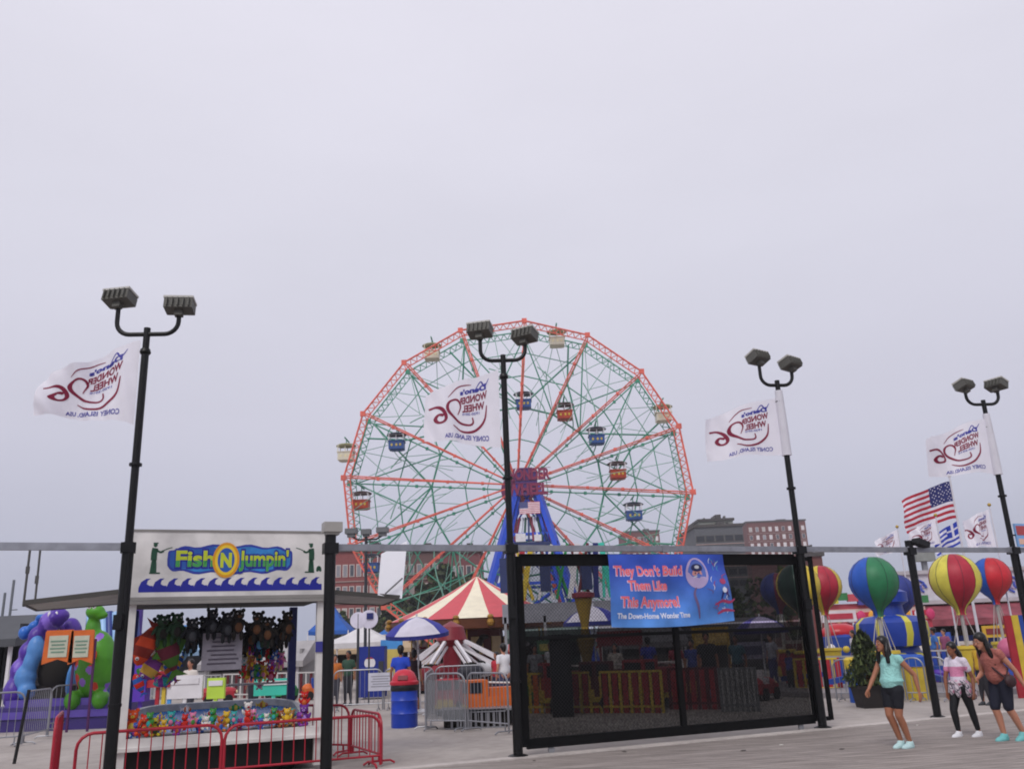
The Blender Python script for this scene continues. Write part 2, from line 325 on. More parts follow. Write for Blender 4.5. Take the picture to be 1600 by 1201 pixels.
clipseg(1); clipseg(-1); ch.build('chain_link', mat('#1a1a1c', .5, .3), gate)
m = MB(); m.sheet(lambda u, v: Vector((x0+(x1-x0)*u, .03+.004*sin(u*40), z0+(1.9-z0)*v)), 40, 8); m.build('mesh_screen', veil('#0c0d0f', .89), gate, True)
m = MB(); m.sheet(lambda u, v: Vector((x0+(1.945-x0)*u, .045+.004*sin(u*23), 1.93+(z1-1.93)*v)), 20, 6); m.build('dimming_sheet', veil('#0e0f12', .42), gate, True)  # added sheet that only darkens the view through the upper left chain link
m = MB(); m.sheet(lambda u, v: Vector((1.95+(x1-1.95)*u, .045+.004*sin(u*33), 1.93+(z1-1.93)*v)), 30, 6); m.build('upper_screen', veil('#0e0f12', .74), gate, True)
# banner
t = thing('banner', fp(.12, .0)+FX*1.68+Vector((0, 0, 1.95)), 'blue vinyl banner with red lettering and a round portrait badge, tied to the gate', 'banner', rz=FA)
BW, BH = 2.4, 1.18
def bf(off):
    def fn(u, v):   # u,v metres
        U, V = u/BW, v/BH; wv = .03*sin(3.2*pi*(U*.9+V*.5)+.6)+.02*sin(9*(U-V)+1)+.012*sin(21*U+9*V)
        return Vector((u+.03*sin(pi*V)*U*.5+.10*(1-V)*(U), -.06-off+wv*min(1, 4*(1-V)+.15), v+.05*sin(pi*U)*(V-1)*1.0-.04*(1-V)*(1-U)))
    return fn
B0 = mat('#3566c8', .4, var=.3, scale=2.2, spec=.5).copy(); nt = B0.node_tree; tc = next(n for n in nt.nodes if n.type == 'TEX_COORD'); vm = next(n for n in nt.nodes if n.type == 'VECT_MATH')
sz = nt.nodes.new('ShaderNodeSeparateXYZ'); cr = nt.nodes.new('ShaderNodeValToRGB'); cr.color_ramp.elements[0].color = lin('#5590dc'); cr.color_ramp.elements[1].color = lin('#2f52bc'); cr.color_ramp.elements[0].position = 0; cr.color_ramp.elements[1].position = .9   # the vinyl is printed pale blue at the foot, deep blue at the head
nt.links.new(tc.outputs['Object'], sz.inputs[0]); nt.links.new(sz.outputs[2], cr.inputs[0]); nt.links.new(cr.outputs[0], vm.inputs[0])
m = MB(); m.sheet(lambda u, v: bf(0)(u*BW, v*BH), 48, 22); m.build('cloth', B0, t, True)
fn = bf(.006); tl = MB(); P2 = mat('#e8707a', .6); W2 = mat('#dfe3f2', .5); PB = mat('#9aa0d8', .5)
for txt, x, y, h, wd in (("They Don't Build", .09, .84, .15, 1.36), ('Them Like', .34, .6, .15, .8), ('This Anymore!', .18, .33, .16, 1.16)):
    put_text(tl, txt, bf(.004), x-.012, y-.012, h*1.04, wd*1.02, mi=1, bold=.055); put_text(tl, txt, bf(.008), x, y, h, wd, mi=0, bold=.03)
put_text(tl, 'The Down-Home Wonder Time', bf(.006), .12, .14, .085, 1.4, mi=2, bold=.03)
tl.build('lettering', [P2, mat('#d9c6e8', .5), W2], t)
e_ = MB(); cx, cy = 1.76, .86
disc(e_, bf(.005), cx, cy, .23, .26, 0, 28); disc(e_, bf(.007), cx, cy, .185, .21, 1, 28); disc(e_, bf(.009), cx, cy-.03, .1, .115, 2, 20)
disc(e_, bf(.011), cx, cy-.1, .09, .06, 3, 18); disc(e_, bf(.012), cx, cy+.09, .12, .065, 4, 18); disc(e_, bf(.013), cx-.035, cy, .014, .014, 4, 8); disc(e_, bf(.013), cx+.035, cy, .014, .014, 4, 8)
disc(e_, bf(.013), cx-.0, cy+.1, .05, .03, 3, 14)
e_.build('badge', [mat('#b9a6cf', .5), mat('#5b74c4', .5), mat('#d99a92', .6), mat('#c8ccd4', .6), mat('#232a5c', .6)], t)
f_ = MB(); rnd = random.Random(3)
for k in range(26):
    x, y = 2.0+rnd.random()*.32, .1+rnd.random()*.95; stroke(f_, bf(.006), [(x, y), (x+rnd.uniform(-.06, .06), y+.05), (x+rnd.uniform(-.1, .1), y+.1)], .014, rnd.choice([0, 1, 2, 3]))
for pts, mi in (([(1.72, .1), (1.7, .3), (1.66, .5), (1.72, .62)], 1), ([(2.05, .3), (2.2, .36), (2.35, .33), (2.46, .38)], 0), ([(2.1, .15), (2.25, .2), (2.42, .17)], 0), ([(2.18, .4), (2.26, .56), (2.34, .42)], 4)): stroke(f_, bf(.0065), pts, .05, mi)
disc(f_, bf(.008), 2.26, .55, .05, .05, 2, 12); disc(f_, bf(.007), 2.26, .7, .07, .05, 0, 12)
f_.build('artwork', [mat('#a83a66', .5), mat('#6c5a86', .5), mat('#d8dcef', .5), mat('#4aa0c0', .5), NAV], t)
# ---------------------------------------------------------------- flags
FLW = mat('#f6f4fc', .6, var=.05, trans=.35); FRD = mat('#8e2344', .6, trans=.2); FBL = mat('#4a4aa8', .6, trans=.2)
def flag_fn(top, H_, L_, droop, shrink, fd, amp, ph, off=0., turn=0.):
    fd = Vector(fd).normalized(); nn = Vector((-fd.y, fd.x, 0)).normalized()
    def fn(x, y):
        q = 1-x; wv = amp*sin(q*7.5+ph+y*1.6)*(.25+q) + amp*.6*sin(q*15+ph*2-y*3.)*(q+.1) + amp*.3*sin(q*31+ph-y*7)*(.3+q)
        hh = H_*(1-shrink*q); zt = -droop*q**1.25
        return top + fd*(L_*q*(1-.05*abs(sin(q*6+y)))) + Vector((0, 0, zt-hh*(1-y)+.02*sin(q*9+ph))) + nn*(wv+off)
    return fn
def park_art(mb, fn, only=None, small=False):
    s = lambda p, w_, mi, **k: stroke(mb, fn, p, w_, mi, **k)
    s([(.29, .77), (.38, .86), (.48, .9), (.63, .89)], .022, 0); s([(.36, .26), (.47, .19), (.58, .18), (.7, .25), (.79, .38), (.82, .57)], .034, 0)
    s([(.07, .66), (.15, .66), (.22, .57), (.26, .42), (.23, .35), (.16, .35), (.13, .43), (.17, .5), (.23, .46)], .042, 0, taper=False)
    s([(.43, .44), (.47, .56), (.44, .66), (.38, .7), (.31, .68), (.28, .6), (.3, .5), (.37, .4), (.47, .31), (.58, .29), (.635, .33), (.63, .41)], .04, 0)
    put_text(mb, 'WONDER', fn, .45, .6, .1, .38, 0, slant=.2, mirror=True, bold=.035); put_text(mb, 'WHEEL', fn, .5, .48, .1, .29, 0, slant=.18, mirror=True, bold=.035)
    put_text(mb, "Deno's", fn, .46, .75, .075, .36, 1, slant=.14, mirror=True, bold=.05); s([(.68, .82), (.75, .92), (.8, .84), (.86, .93)], .018, 1)
    put_text(mb, 'CONEY ISLAND, USA', fn, .24, .05, .07, .6, 1, slant=.05, mirror=True, bold=.02)
    put_text(mb, '1920-2010', fn, .5, .43, .035, .22, 1, slant=.12, mirror=True)
def park_flag(top, H_, L_, droop, shrink, label, amp=.07, ph=0., fd=(-1, -.1, 0), sleeve=None, group='white park flags on the lamp posts'):
    t = thing('flag', top - Vector((0, 0, H_)), label, 'flag', group); o = Vector((0, 0, H_))
    m = MB(); m.sheet(flag_fn(o, H_, L_, droop, shrink, fd, amp, ph), 44, 20); m.build('cloth', FLW, t, True)
    a = MB()
    for off in (.005, -.005): park_art(a, flag_fn(o, H_, L_, droop, shrink, fd, amp, ph, off))
    a.build('emblem', [FRD, FBL], t, True)
    if sleeve: m = MB(); m.tube([Vector((sleeve[0], sleeve[1], z)) for z in (-.02, H_*.5, H_+sleeve[2])], [.095, .09, .075], 10); m.build('sleeve', FLW, t, True)
    return t
def hz_(s, z, dx=-.09): return fp(s, 0, z)+FX*dx
park_flag(hz_(-5.86, 6.32, -.07), 1.32, 1.4, .62, .58, 'white park flag whose fly end tapers and droops, on the leftmost lamp post', .1, .4)
park_flag(hz_(0, 6.34, -.1), 1.42, 1.33, .42, .42, 'white park flag held square in front of the big wheel, on the second lamp post', .05, 2.1)
park_flag(hz_(6.03, 6.3, -.02), 1.2, 1.62, .46, .3, 'white park flag with a sleeve, on the lamp post at the gate right end', .06, 3.4, sleeve=(.02, 0, .12))
park_flag(hz_(11.86, 6.2, -.02), 1.28, 1.62, .5, .35, 'white park flag with a white sleeve, on the rightmost lamp post', .07, 5.1, sleeve=(.02, 0, .1))
def flagpole(x, yb, yt, Y, r, label):
    b = at(x, yb, Y); tpt = at(x, yt, Y); h = tpt.z; t = thing('flagpole', (tpt.x, Y, 0), label, 'flagpole')
    m = MB(); m.tube([(0, 0, 0), (0, 0, h)], [r, r*.6], 8); m.build('pole', mat('#cfcdd4', .4), t, True); m = MB(); m.ell((0, 0, h+.05), r*1.8); m.build('finial', mat('#b89a4a', .4, .5), t, True); return Vector((tpt.x, Y, h))
tp = flagpole(1483, 860, 742, 34, .06, 'pale flagpole carrying the American flag with the blue striped flag below it')
def band_flag(name, top, H_, L_, droop, shrink, mfun, mats, label, group, amp=.12, ph=0., nu=60, nv=39, fd=(-1, -.1, 0)):
    m = MB(); f0 = flag_fn(Vector((0, 0, H_)), H_, L_, droop, shrink, fd, amp, ph); m.sheet(f0, nu, nv, mf=mfun)
    return tag(m.build('flag', mats, None, True, loc=top-Vector((0, 0, H_))), label, 'flag', group)
US = [mat('#b5283c', .6, trans=.25), mat('#e4e0ea', .6, trans=.25), mat('#2b2f6b', .6, trans=.2)]
def usf(x, y):
    if x > .58 and y > 6/13:
        i, j = int((x-.58)/.42*11), int((y-6/13)/(7/13)*9); return 1 if (i+j) % 2 and (((x-.58)/.42*11) % 1-.5)**2+(((y-6/13)/(7/13)*9) % 1-.5)**2 < .05 else 2
    return int(y*13) % 2
band_flag('flag', tp+Vector((-.05, 0, -.25)), 1.45, 2.15, .7, .12, usf, US, 'American flag blowing left from the pale flagpole', 'national flags', .1, .9)
def grf(x, y):
    if x > .55 and y > 4/9: return 1 if (.72 < x < .82 or .66 < y < .78) else 0
    return int(y*9) % 2
band_flag('flag', tp+Vector((.0, 0, -1.8)), .85, .95, .5, .1, lambda x, y: (1 if (x > .5 and y > 4/9 and (.7 < x < .8 or .68 < y < .78)) else (0 if (x > .5 and y > 4/9) else int(y*9) % 2)), [mat('#2a42b4', .6, trans=.2), mat('#e6e4ee', .6, trans=.2)], 'blue and white striped flag with a cross, below the American flag', 'national flags', .1, 2.2, fd=(-1, .3, 0))
for (x, yb, yt, Y, lab, H_, ph) in ((1402, 860, 824, 34, 'small white park flag left of the American flag, far behind the rail', 1.0, 1.), (1462, 860, 806, 31, 'small white park flag half hidden under the American flag', 1.1, 2.), (1546, 860, 790, 30, 'small white park flag hanging limp right of the striped flag', 1.6, 3.2)):
    tpp = flagpole(x, yb, yt, Y, .035, 'thin white flagpole of the '+lab.split(',')[0]); park_flag(tpp+Vector((-.04, 0, -.1)), H_*.8, 1.0, .4, .3, lab, .12, ph, group='small white park flags in the distance')
# ---------------------------------------------------------------- fishing game booth
BO = -5.83; BWd = 2.96; bt = thing('game_booth', fp(BO, .8), 'white fishing game booth with a painted sign board, pool and prizes', 'booth', rz=FA)
WP = mat('#dad7d4', .5, var=.22, scale=2.5, bump=.1); WPP = mat('#b9b7b8', .5, var=.2)
def P(name, mb, ms, parent=bt, smooth=False): return mb.build(name, ms, parent, smooth)
for s in (.07, BWd-.1):
    m = MB(); m.box((s, .06, 1.28), (.13, .12, 2.44)); P('post', m, WP)
for s in (.1, BWd-.2):
    m = MB(); m.box((s, 2.25, 1.28), (.13, .13, 2.44)); P('post', m, NAV)
m = MB(); m.box((BWd/2, 1.2, 2.555), (BWd, 2.3, .07)); m.box((BWd/2, 1.2, 2.62), (BWd+.06, 2.36, .04)); P('roof', m, [mat('#3a3836', .8)])
m = MB(); m.box((BWd/2+.01, -.015, 3.035), (BWd+.02, .1, 1.03)); hd = P('sign_board', m, WP)
m = MB()
for z, w_ in ((3.565, .03), (2.5, .05)): m.box((BWd/2+.01, -.015, z), (BWd+.08, .13, w_))
for s in (-.015, BWd+.035): m.box((s, -.015, 3.035), (.03, .13, 1.03))
m.box((BWd/2, -.072, 2.555), (BWd, .012, .05)); m.build('trim', mat('#8d8a86', .6), hd)
ar = MB(); fnb = lambda off: (lambda x, y: Vector((x, -.066-off, y)))
# waves
for k in range(14):
    x = .14+k*.193; pts = [(x, 2.65), (x, 2.72), (x+.03, 2.8), (x+.1, 2.85), (x+.16, 2.85), (x+.12, 2.82), (x+.11, 2.77), (x+.15, 2.745), (x+.193, 2.745), (x+.193, 2.65)]
    n0 = len(ar.v); ar._q([Vector((a, -.0675, b)) for a, b in pts], [(0, 1, 8, 9), (1, 2, 6, 7, 8), (2, 3, 4, 5, 6)], 0)
for k in range(2, 12):   # blue cloud behind the lettering
    pass
bl = []; 
for i in range(60):
    a = 2*pi*i/60; bl.append((1.44+.93*cos(a)*(1+.0*sin(9*a)), 3.13+(.215+.022*sin(11*a))*(abs(sin(a))**.35)*(1 if sin(a) > 0 else -1)))
n0 = len(ar.v); ar._q([Vector((1.44, -.068, 3.13))]+[Vector((a, -.068, b)) for a, b in bl], [(0, 1+i, 1+(i+1) % 60) for i in range(60)], 1)
bl2 = [(1.44+(a-1.44)*.965, 3.13+(b-3.13)*.84) for a, b in bl]
ar._q([Vector((1.44, -.070, 3.13))]+[Vector((a, -.070, b)) for a, b in bl2], [(0, 1+i, 1+(i+1) % 60) for i in range(60)], [2 if 18 > i or i > 34 else 3 for i in range(60)])
for txt, x, wd in (('Fish', .63, .56), ("Jumpin'", 1.55, .76)):
    put_text(ar, txt, fnb(.008), x-.014, 3.02, .25, wd+.03, mi=0, bold=.09); put_text(ar, txt, fnb(.011), x, 3.03, .23, wd, mi=4, bold=.035)
    put_text(ar, txt, lambda u, v: Vector((u, -.066-.013, min(v, 3.115))), x, 3.03, .23, wd, mi=5, bold=.03)
for rx, ry, mi, of in ((.2, .27, 6, .014), (.165, .23, 7, .016), (.125, .185, 3, .018)): disc(ar, fnb(of), 1.36, 3.12, rx, ry, mi, 28)
put_text(ar, 'N', fnb(.022), 1.275, 3.02, .2, .17, mi=4, bold=.06)
def fisher(x, d):
    K = lambda p: stroke(ar, fnb(.004), p, .05, 5+3, taper=False, k=3)
    for p, w_ in (([(0, .0), (.01, .13), (.02, .2)], .05), ([(.045, 0), (.04, .13), (.03, .2)], .045), ([(.02, .19), (.02, .3), (.03, .37)], .085), ([(.03, .36), (.1, .31), (.15, .33)], .03), ([(.1, .31), (.2, .36), (.27, .38)], .012), ([(.0, .445), (.07, .445)], .016), ([(-.03, -.0), (.12, 0)], .02)):
        stroke(ar, fnb(.004), [(x+d*a, 2.93+b) for a, b in p], w_, 8, taper=False, k=3)
    disc(ar, fnb(.005), x+d*.03, 2.93+.42, .028, .035, 8, 12)
fisher(.3, 1); fisher(BWd-.27, -1); stroke(ar, fnb(.004), [(BWd-.2, 2.94), (BWd-.17, 3.0), (BWd-.14, 2.94)], .06, 8)
ar.build('artwork', [mat('#1c2390', .5), mat('#2a3a9c', .5), mat('#2f7fc4', .5, var=.3, scale=6), mat('#2456a8', .5), mat('#b9c62c', .5), mat('#3f9a50', .5), mat('#d8951c', .5), mat('#e8c42c', .5), mat('#1d4a36', .6)], hd)
m = MB(); m.box((BWd/2, .05, .55), (BWd-.24, .14, .13)); m.box((BWd/2, .03, .475), (BWd+.04, .18, .05)); P('sill', m, WP)
m = MB(); m.box((BWd/2, 1.2, .3), (BWd-.12, 2.2, .36)); P('base', m, mat('#131313', .8))
for s in (.5, BWd-.5):
    m = MB(); m.lathe((s, .35, .2), [(.06, -.09), (.19, -.09), (.2, -.05), (.2, .05), (.19, .09), (.06, .09)], 16, R=Matrix.Rotation(pi/2, 3, 'Y')); P('wheel', m, mat('#17171a', .8), smooth=True)
# pool
def rr(w_, d_, r, z, n=6): return [Vector((cx*(w_/2-r)+r*cos(a), cy*(d_/2-r)+r*sin(a), z)) for cx, cy, a0 in ((1, 1, 0), (-1, 1, pi/2), (-1, -1, pi), (1, -1, 1.5*pi)) for a in [a0+k/n*pi/2 for k in range(n+1)]]
m = MB(); R0 = [rr(2.62, 1.95, .45, z) for z in ()]
loops = [rr(2.5, 1.8, .5, -.3), rr(2.62, 1.94, .55, .0), rr(2.66, 1.98, .55, .04), rr(2.5, 1.82, .5, .045), rr(2.42, 1.74, .48, -.12)]; off = Vector((0, 0, 0)); k = len(loops[0]); m._q([p+off for l in loops for p in l], [(i*k+j, i*k+(j+1) % k, (i+1)*k+(j+1) % k, (i+1)*k+j) for i in range(4) for j in range(k)], 0)
pool = P('pool', m, [mat('#b4b6ba', .4, var=.3, scale=6)], smooth=True); pool.location = (BWd/2, 1.2, .76); pool.rotation_euler.x = .17
wm = surf('pool_water', '#2080d4', '#1450a8', 3.); wm.node_tree.nodes['Principled BSDF'].inputs['Roughness'].default_value = .22; wm.node_tree.nodes['Principled BSDF'].inputs['Specular IOR Level'].default_value = .35
m = MB(); q = [p+off+Vector((0, 0, .07)) for p in loops[4]]; m._q(q, [tuple(range(k))], 0); m.build('water', wm, pool)
# side flaps, wire frame and the raised panel
for nm, pts, lab in (('side_flap', [(-.06, .05, 2.66), (-1.36, .1, 2.52), (-1.32, 1.5, 2.5), (-.06, 2.1, 2.62)], None), ('side_flap', [(BWd+.06, .05, 2.6), (BWd+1.2, .1, 2.5), (BWd+1.28, 1.5, 2.47), (BWd+.06, 2.1, 2.58)], None)):
    m = MB(); m.prism([Vector(p) for p in pts], (0, 0, .045)); o = P(nm, m, mat('#aaa8a2', .6, var=.2))
    m = MB(); q = [Vector(p)+Vector((0, 0, .02)) for p in pts]
    for i in range(4): m.beam(q[i], q[(i+1) % 4], .035, .07)
    m.build('edging', mat('#4c4a46', .6), o)
m = MB(); A = [(-1.36, .1, 2.5), (-1.36, .1, 3.3), (-1.34, 1.2, 3.42), (-1.33, 1.2, 2.6)]
for i in range(4): m.tube([A[i], A[(i+1) % 4]], .018, 6)
m.tube([A[0], A[3]], .012, 6); m.box((-1.36, .1, 3.0), (.05, .05, .1)); m.box((-1.34, 1.2, 2.95), (.05, .05, .12)); P('wire_frame', m, mat('#5b5a58', .5, .4))
m = MB(); B = [Vector((BWd+.83, .06, 2.56)), Vector((BWd+1.25, .1, 2.5)), Vector((BWd+1.4, .3, 3.48)), Vector((BWd+.93, .22, 3.25))]; m.prism(B, (0, .03, 0)); rp = P('raised_panel', m, mat('#f6f6fc', .5, var=.03))
m = MB(); m.tube([B[0]+Vector((.12, -.03, .02)), B[1]+Vector((0, -.03, .33))], .014, 6)
m.box(B[3]+Vector((0, 0, -.25)), (.04, .06, .08)); m.box(B[2]+Vector((0, 0, -.3)), (.04, .06, .08)); m.build('stay', mat('#6a6a6c', .5, .3), rp)
m = MB(); m.box((BWd-.1, -.01, 1.78), (.16, .02, .16)); P('number_plate', m, mat('#3a3a8a', .5))
def bp_(s, n, z): return fp(BO+s, .8+n, z)   # booth coordinates to world
t = thing('rules_board', bp_(1.42, .5, 1.5), 'grey rules board hanging in the middle of the booth', 'sign', rz=FA)
m = MB(); m.box((0, 0, .27), (.6, .025, .56)); m.build('panel', mat('#8a8690', .5, var=.15, scale=8), t)
m = MB(); m.tube([(-.25, 0, .55), (-.25, 0, 1.02)], .006, 5); m.tube([(.25, 0, .55), (.25, 0, 1.02)], .006, 5); m.build('cord', DGR, t)
m = MB(); rnd0 = random.Random(5)
for k in range(7): m.box((rnd0.uniform(-.03, .03), -.016, .48-k*.065), (.46-.12*rnd0.random(), .004, .022))
m.build('print', mat('#6f6878', .6), t)
m.build('lettering', mat('#6f6878', .6), t)
# prizes
def plush(loc, sz, c1, c2, label, group, cat='plush toy', rz=0., pose='sit', name='plush_toy'):
    m = MB(); m.ell((0, 0, .3), (.17, .14, .21), 12, 0); m.ell((0, -.1, .27), (.11, .06, .14), 10, 1); m.ell((0, -.03, .6), (.16, .14, .15), 12, 0)
    for sg in (-1, 1):
        m.ell((sg*.13, 0, .73), (.06, .04, .06), 8, 0)
        if pose == 'sit': m.ell((sg*.13, -.17, .1), (.065, .15, .07), 8, 0); m.ell((sg*.2, -.08, .36), (.055, .06, .14), 8, 0, Matrix.Rotation(sg*.4, 3, 'Y'))
        else: m.ell((sg*.1, 0, .05), (.06, .06, .15), 8, 0); m.ell((sg*.2, 0, .36), (.05, .05, .16), 8, 0, Matrix.Rotation(-sg*.6, 3, 'Y'))
        m.ell((sg*.06, -.15, .64), .022, 6, 2); m.ell((sg*.06, -.166, .64), .011, 6, 3)
    m.ell((0, -.16, .56), (.06, .05, .045), 8, 1); m.ell((0, -.21, .575), .018, 6, 3)
    o = m.build(name, [c1, c2, WHT, BLK], None, True, loc=loc, rz=FA+rz); o.scale = (sz,)*3
    return tag(o, label, cat, group)
def fishy(loc, sz, c1, c2, label, group, rz=0., tilt=0., name='toy_fish', cat='toy fish'):
    m = MB(); R = Matrix.Rotation(tilt, 3, 'Y')
    m.lathe((0, 0, 0), [(.001, -.5), (.1, -.44), (.19, -.28), (.24, -.05), (.2, .18), (.1, .36), (.05, .44)], 12, mf=lambda i, j: 1 if i in (2, 4) else 0, sx=1, sy=.55, R=R @ Matrix.Rotation(pi/2, 3, 'Y'))
    m.prism([R @ Vector(p) for p in ((.4, -.02, 0), (.62, -.02, .22), (.55, -.02, 0), (.62, -.02, -.22))], (0, .04, 0), 1)
    m.prism([R @ Vector(p) for p in ((-.15, -.02, .2), (.0, -.02, .38), (.2, -.02, .2))], (0, .04, 0), 1); m.prism([R @ Vector(p) for p in ((-.05, -.02, -.2), (.08, -.02, -.34), (.15, -.02, -.18))], (0, .04, 0), 1)
    for sg in (-1, 1): m.ell(R @ Vector((-.34, sg*.085, .06)), .045, 8, 2); m.ell(R @ Vector((-.35, sg*.12, .06)), .02, 6, 3)
    o = m.build(name, [c1, c2, WHT, BLK], None, True, loc=loc, rz=FA+rz); o.scale = (sz,)*3
    return tag(o, label, cat, group)
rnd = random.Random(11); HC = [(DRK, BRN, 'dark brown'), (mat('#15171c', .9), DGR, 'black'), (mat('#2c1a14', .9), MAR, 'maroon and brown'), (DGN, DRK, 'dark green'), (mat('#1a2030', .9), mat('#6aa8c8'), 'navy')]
i = 0
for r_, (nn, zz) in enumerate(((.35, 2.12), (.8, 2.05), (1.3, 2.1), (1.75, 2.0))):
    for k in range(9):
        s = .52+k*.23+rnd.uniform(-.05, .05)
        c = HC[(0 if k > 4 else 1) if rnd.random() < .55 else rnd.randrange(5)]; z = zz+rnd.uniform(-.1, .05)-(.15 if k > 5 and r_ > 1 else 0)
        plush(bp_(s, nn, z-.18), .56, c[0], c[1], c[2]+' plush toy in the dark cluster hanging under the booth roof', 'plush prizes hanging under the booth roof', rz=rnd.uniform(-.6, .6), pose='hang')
G2 = 'big plush fish hanging at the left of the booth'
fishy(bp_(.3, .4, 1.9), .62, mat('#c2401c', .8), mat('#7a2014', .8), 'long orange-red plush fish hanging nose-down inside the left booth post', G2, tilt=-1.25)
fishy(bp_(.62, .5, 1.85), .8, mat('#5e1a2c', .8), mat('#3f6a1e', .8), 'maroon and green plush fish hanging beside the orange-red one', G2, tilt=1.2, rz=.4)
fishy(bp_(.75, .8, 2.02), .6, mat('#31491c', .8), mat('#8fbde0', .8), 'green plush fish with pale blue fins hanging under the roof', G2, tilt=.9, rz=.2)
fishy(bp_(.42, .6, 1.6), .55, mat('#7a3a8a', .8), mat('#c8a040', .8), 'small purple plush fish hanging low at the left of the booth', G2, tilt=-1.0)
G3 = 'bright prizes on the back shelf of the booth'
for s, n_, z, sz, c1, c2, lb in ((1.98, 1.95, 1.28, .55, mat('#d4a51e', .8), mat('#8a6a10', .8), 'large yellow plush toy sitting right of the rules board'), (2.2, 2.0, 1.32, .36, mat('#c8201c', .8), WHT, 'bright red plush toy beside the yellow one'), (2.35, 2.0, 1.5, .3, mat('#2a5ca0', .8), LBL, 'blue plush toy above the red ones'), (2.36, 1.9, 1.22, .38, mat('#b01c3a', .8), PNK, 'crimson plush toy left of the navy booth post'), (2.5, 1.95, 1.4, .38, mat('#d0c48a', .8), CRM, 'cream plush toy against the navy booth post'), (2.1, 2.1, 1.62, .32, mat('#3f7a30', .8), DGN, 'green plush toy hanging over the red ones'), (2.28, 2.1, 1.75, .32, mat('#c03a1e', .8), ORG, 'orange plush toy high at the back right of the booth'), (1.86, 2.1, 1.5, .3, mat('#9fc8e0', .8), WHT, 'pale blue plush toy above the yellow one'), (2.2, 2.1, 1.1, .3, mat('#e0dcd0', .8), PNK, 'white plush toy below the red one')):
    plush(bp_(s, n_, z), sz, c1, c2, lb, G3, rz=rnd.uniform(-.5, .5))
AC = (('#c8281c', 'red'), ('#2a5cb0', 'blue'), ('#3f8a3a', 'green'), ('#d8b02a', 'yellow'), ('#8a3a9a', 'purple'), ('#d87aa0', 'pink'), ('#e0dcd4', 'white'), ('#b0602a', 'brown'), ('#2aa0a0', 'teal'))
for k in range(22):
    c = AC[k % 9]; c2 = AC[(k*4+2) % 9]; plush(bp_(1.9+.12*(k % 6)+rnd.uniform(-.05, .05), 1.5+.5*rnd.random(), 1.32+.12*(k//4)+rnd.uniform(-.04, .04)), .25+.1*rnd.random(), mat(c[0], .8), mat(c2[0], .8), c[1]+' small plush with '+c2[1]+' chest in the packed cluster left of the navy post', 'small plush prizes packed beside the navy post', rz=rnd.uniform(-.8, .8), pose='hang' if k % 2 else 'sit')
for k in range(26):
    c = AC[(k*5+1) % 9]; c2 = AC[(k*2+4) % 9]; plush(bp_(.24+.098*k, .13+.1*(k % 2), .61+.05*(k % 3)), .22+.1*rnd.random(), mat(c[0], .8), mat(c2[0], .8), c[1]+' little plush with '+c2[1]+' chest lying along the booth sill', 'little plush prizes along the booth sill', rz=rnd.uniform(-.8, .8))
for k in range(7):
    c = AC[(k*2) % 9]; c2 = AC[(k*3+1) % 9]; fishy(bp_(.25+.09*k, .5+.12*k, 1.35+.13*(k % 4)), .32, mat(c[0], .8), mat(c2[0], .8), c[1]+' and '+c2[1]+' plush fish hanging behind the big fish', 'small plush fish hanging at the left of the booth', tilt=rnd.uniform(-1.4, 1.4), rz=rnd.uniform(-.6, .6))
m = MB(); m.box((0, 0, 0), (1.0, .3, .03)); tag(m.build('shelf', mat('#a8a4a0'), loc=bp_(2.15, 2.0, 1.22), rz=FA), 'pale shelf under the bright prizes at the back right of the booth', 'shelf')
G4 = 'prizes along the front sill of the booth'
for k in range(9):
    fishy(bp_(.62+k*.135, .16, .7), .15, WHT, mat('#26262c') if k % 2 else mat('#a03048'), ('black and white' if k % 2 else 'red and white')+' toy fish in the row on the booth sill', G4, rz=1.2+rnd.uniform(-.5, .5))
for k in range(6): fishy(bp_(1.84+k*.1, .16, .7), .14, mat('#e8e4e4'), mat('#3a2a5a'), 'white toy fish with violet bands, right half of the booth sill', G4, rz=1.4+rnd.uniform(-.4, .4))
for s, z, sz, c1, c2, lb in ((.2, .7, .5, mat('#d04a18', .8), YEL, 'orange-red plush toy leaning on the left end of the booth sill'), (.38, .68, .42, mat('#c22a18', .8), ORG, 'red plush toy second from the left end of the booth sill'), (.5, .68, .36, mat('#b8a828', .8), DGN, 'olive yellow plush toy third from the left end of the booth sill'), (1.84, .8, .36, mat('#d8d4d0', .8), mat('#b01c24', .8), 'white plush toy with a red chest in the middle of the booth pool'), (2.3, .68, .34, mat('#8a4a20', .8), CRM, 'brown teddy bear on the right part of the booth sill'), (2.46, .68, .34, mat('#9a6a3a', .8), CRM, 'tan teddy bear beside the brown one on the booth sill'), (2.66, .68, .42, mat('#6a2c8a', .8), mat('#b08ad8'), 'purple plush toy at the right end of the booth sill'), (2.7, .92, .34, mat('#c81e1e', .8), ORG, 'red plush toy behind the purple one at the right end')):
    plush(bp_(s, .16 if z < .75 else .4, z-.07), sz, c1, c2, lb, G4, rz=rnd.uniform(-.4, .4))
for k, (s, n_, c1, c2, nm_) in enumerate(((.8, .8, YEL, ORG, 'yellow'), (1.1, .7, ORG, YEL, 'orange'), (1.35, 1.2, mat('#c8302a'), WHT, 'red'), (1.55, .55, mat('#2aa090'), GRN, 'teal'), (2.1, .7, GRN, TEA, 'green'), (2.3, 1.1, mat('#c02438'), ORG, 'crimson'), (1.75, 1.5, YEL, GRN, 'yellow and green'), (.6, 1.2, PUR, YEL, 'violet'), (1.0, 1.6, ORG, WHT, 'orange and white'), (2.2, 1.6, mat('#a85a20'), YEL, 'brown'), (1.2, .9, TEA, WHT, 'pale teal'))):
    fishy(bp_(s, n_, .82+(n_-1.2)*.17), .2, c1, c2, nm_+' floating fish in the booth pool', 'fish floating in the booth pool', rz=rnd.uniform(-3, 3))
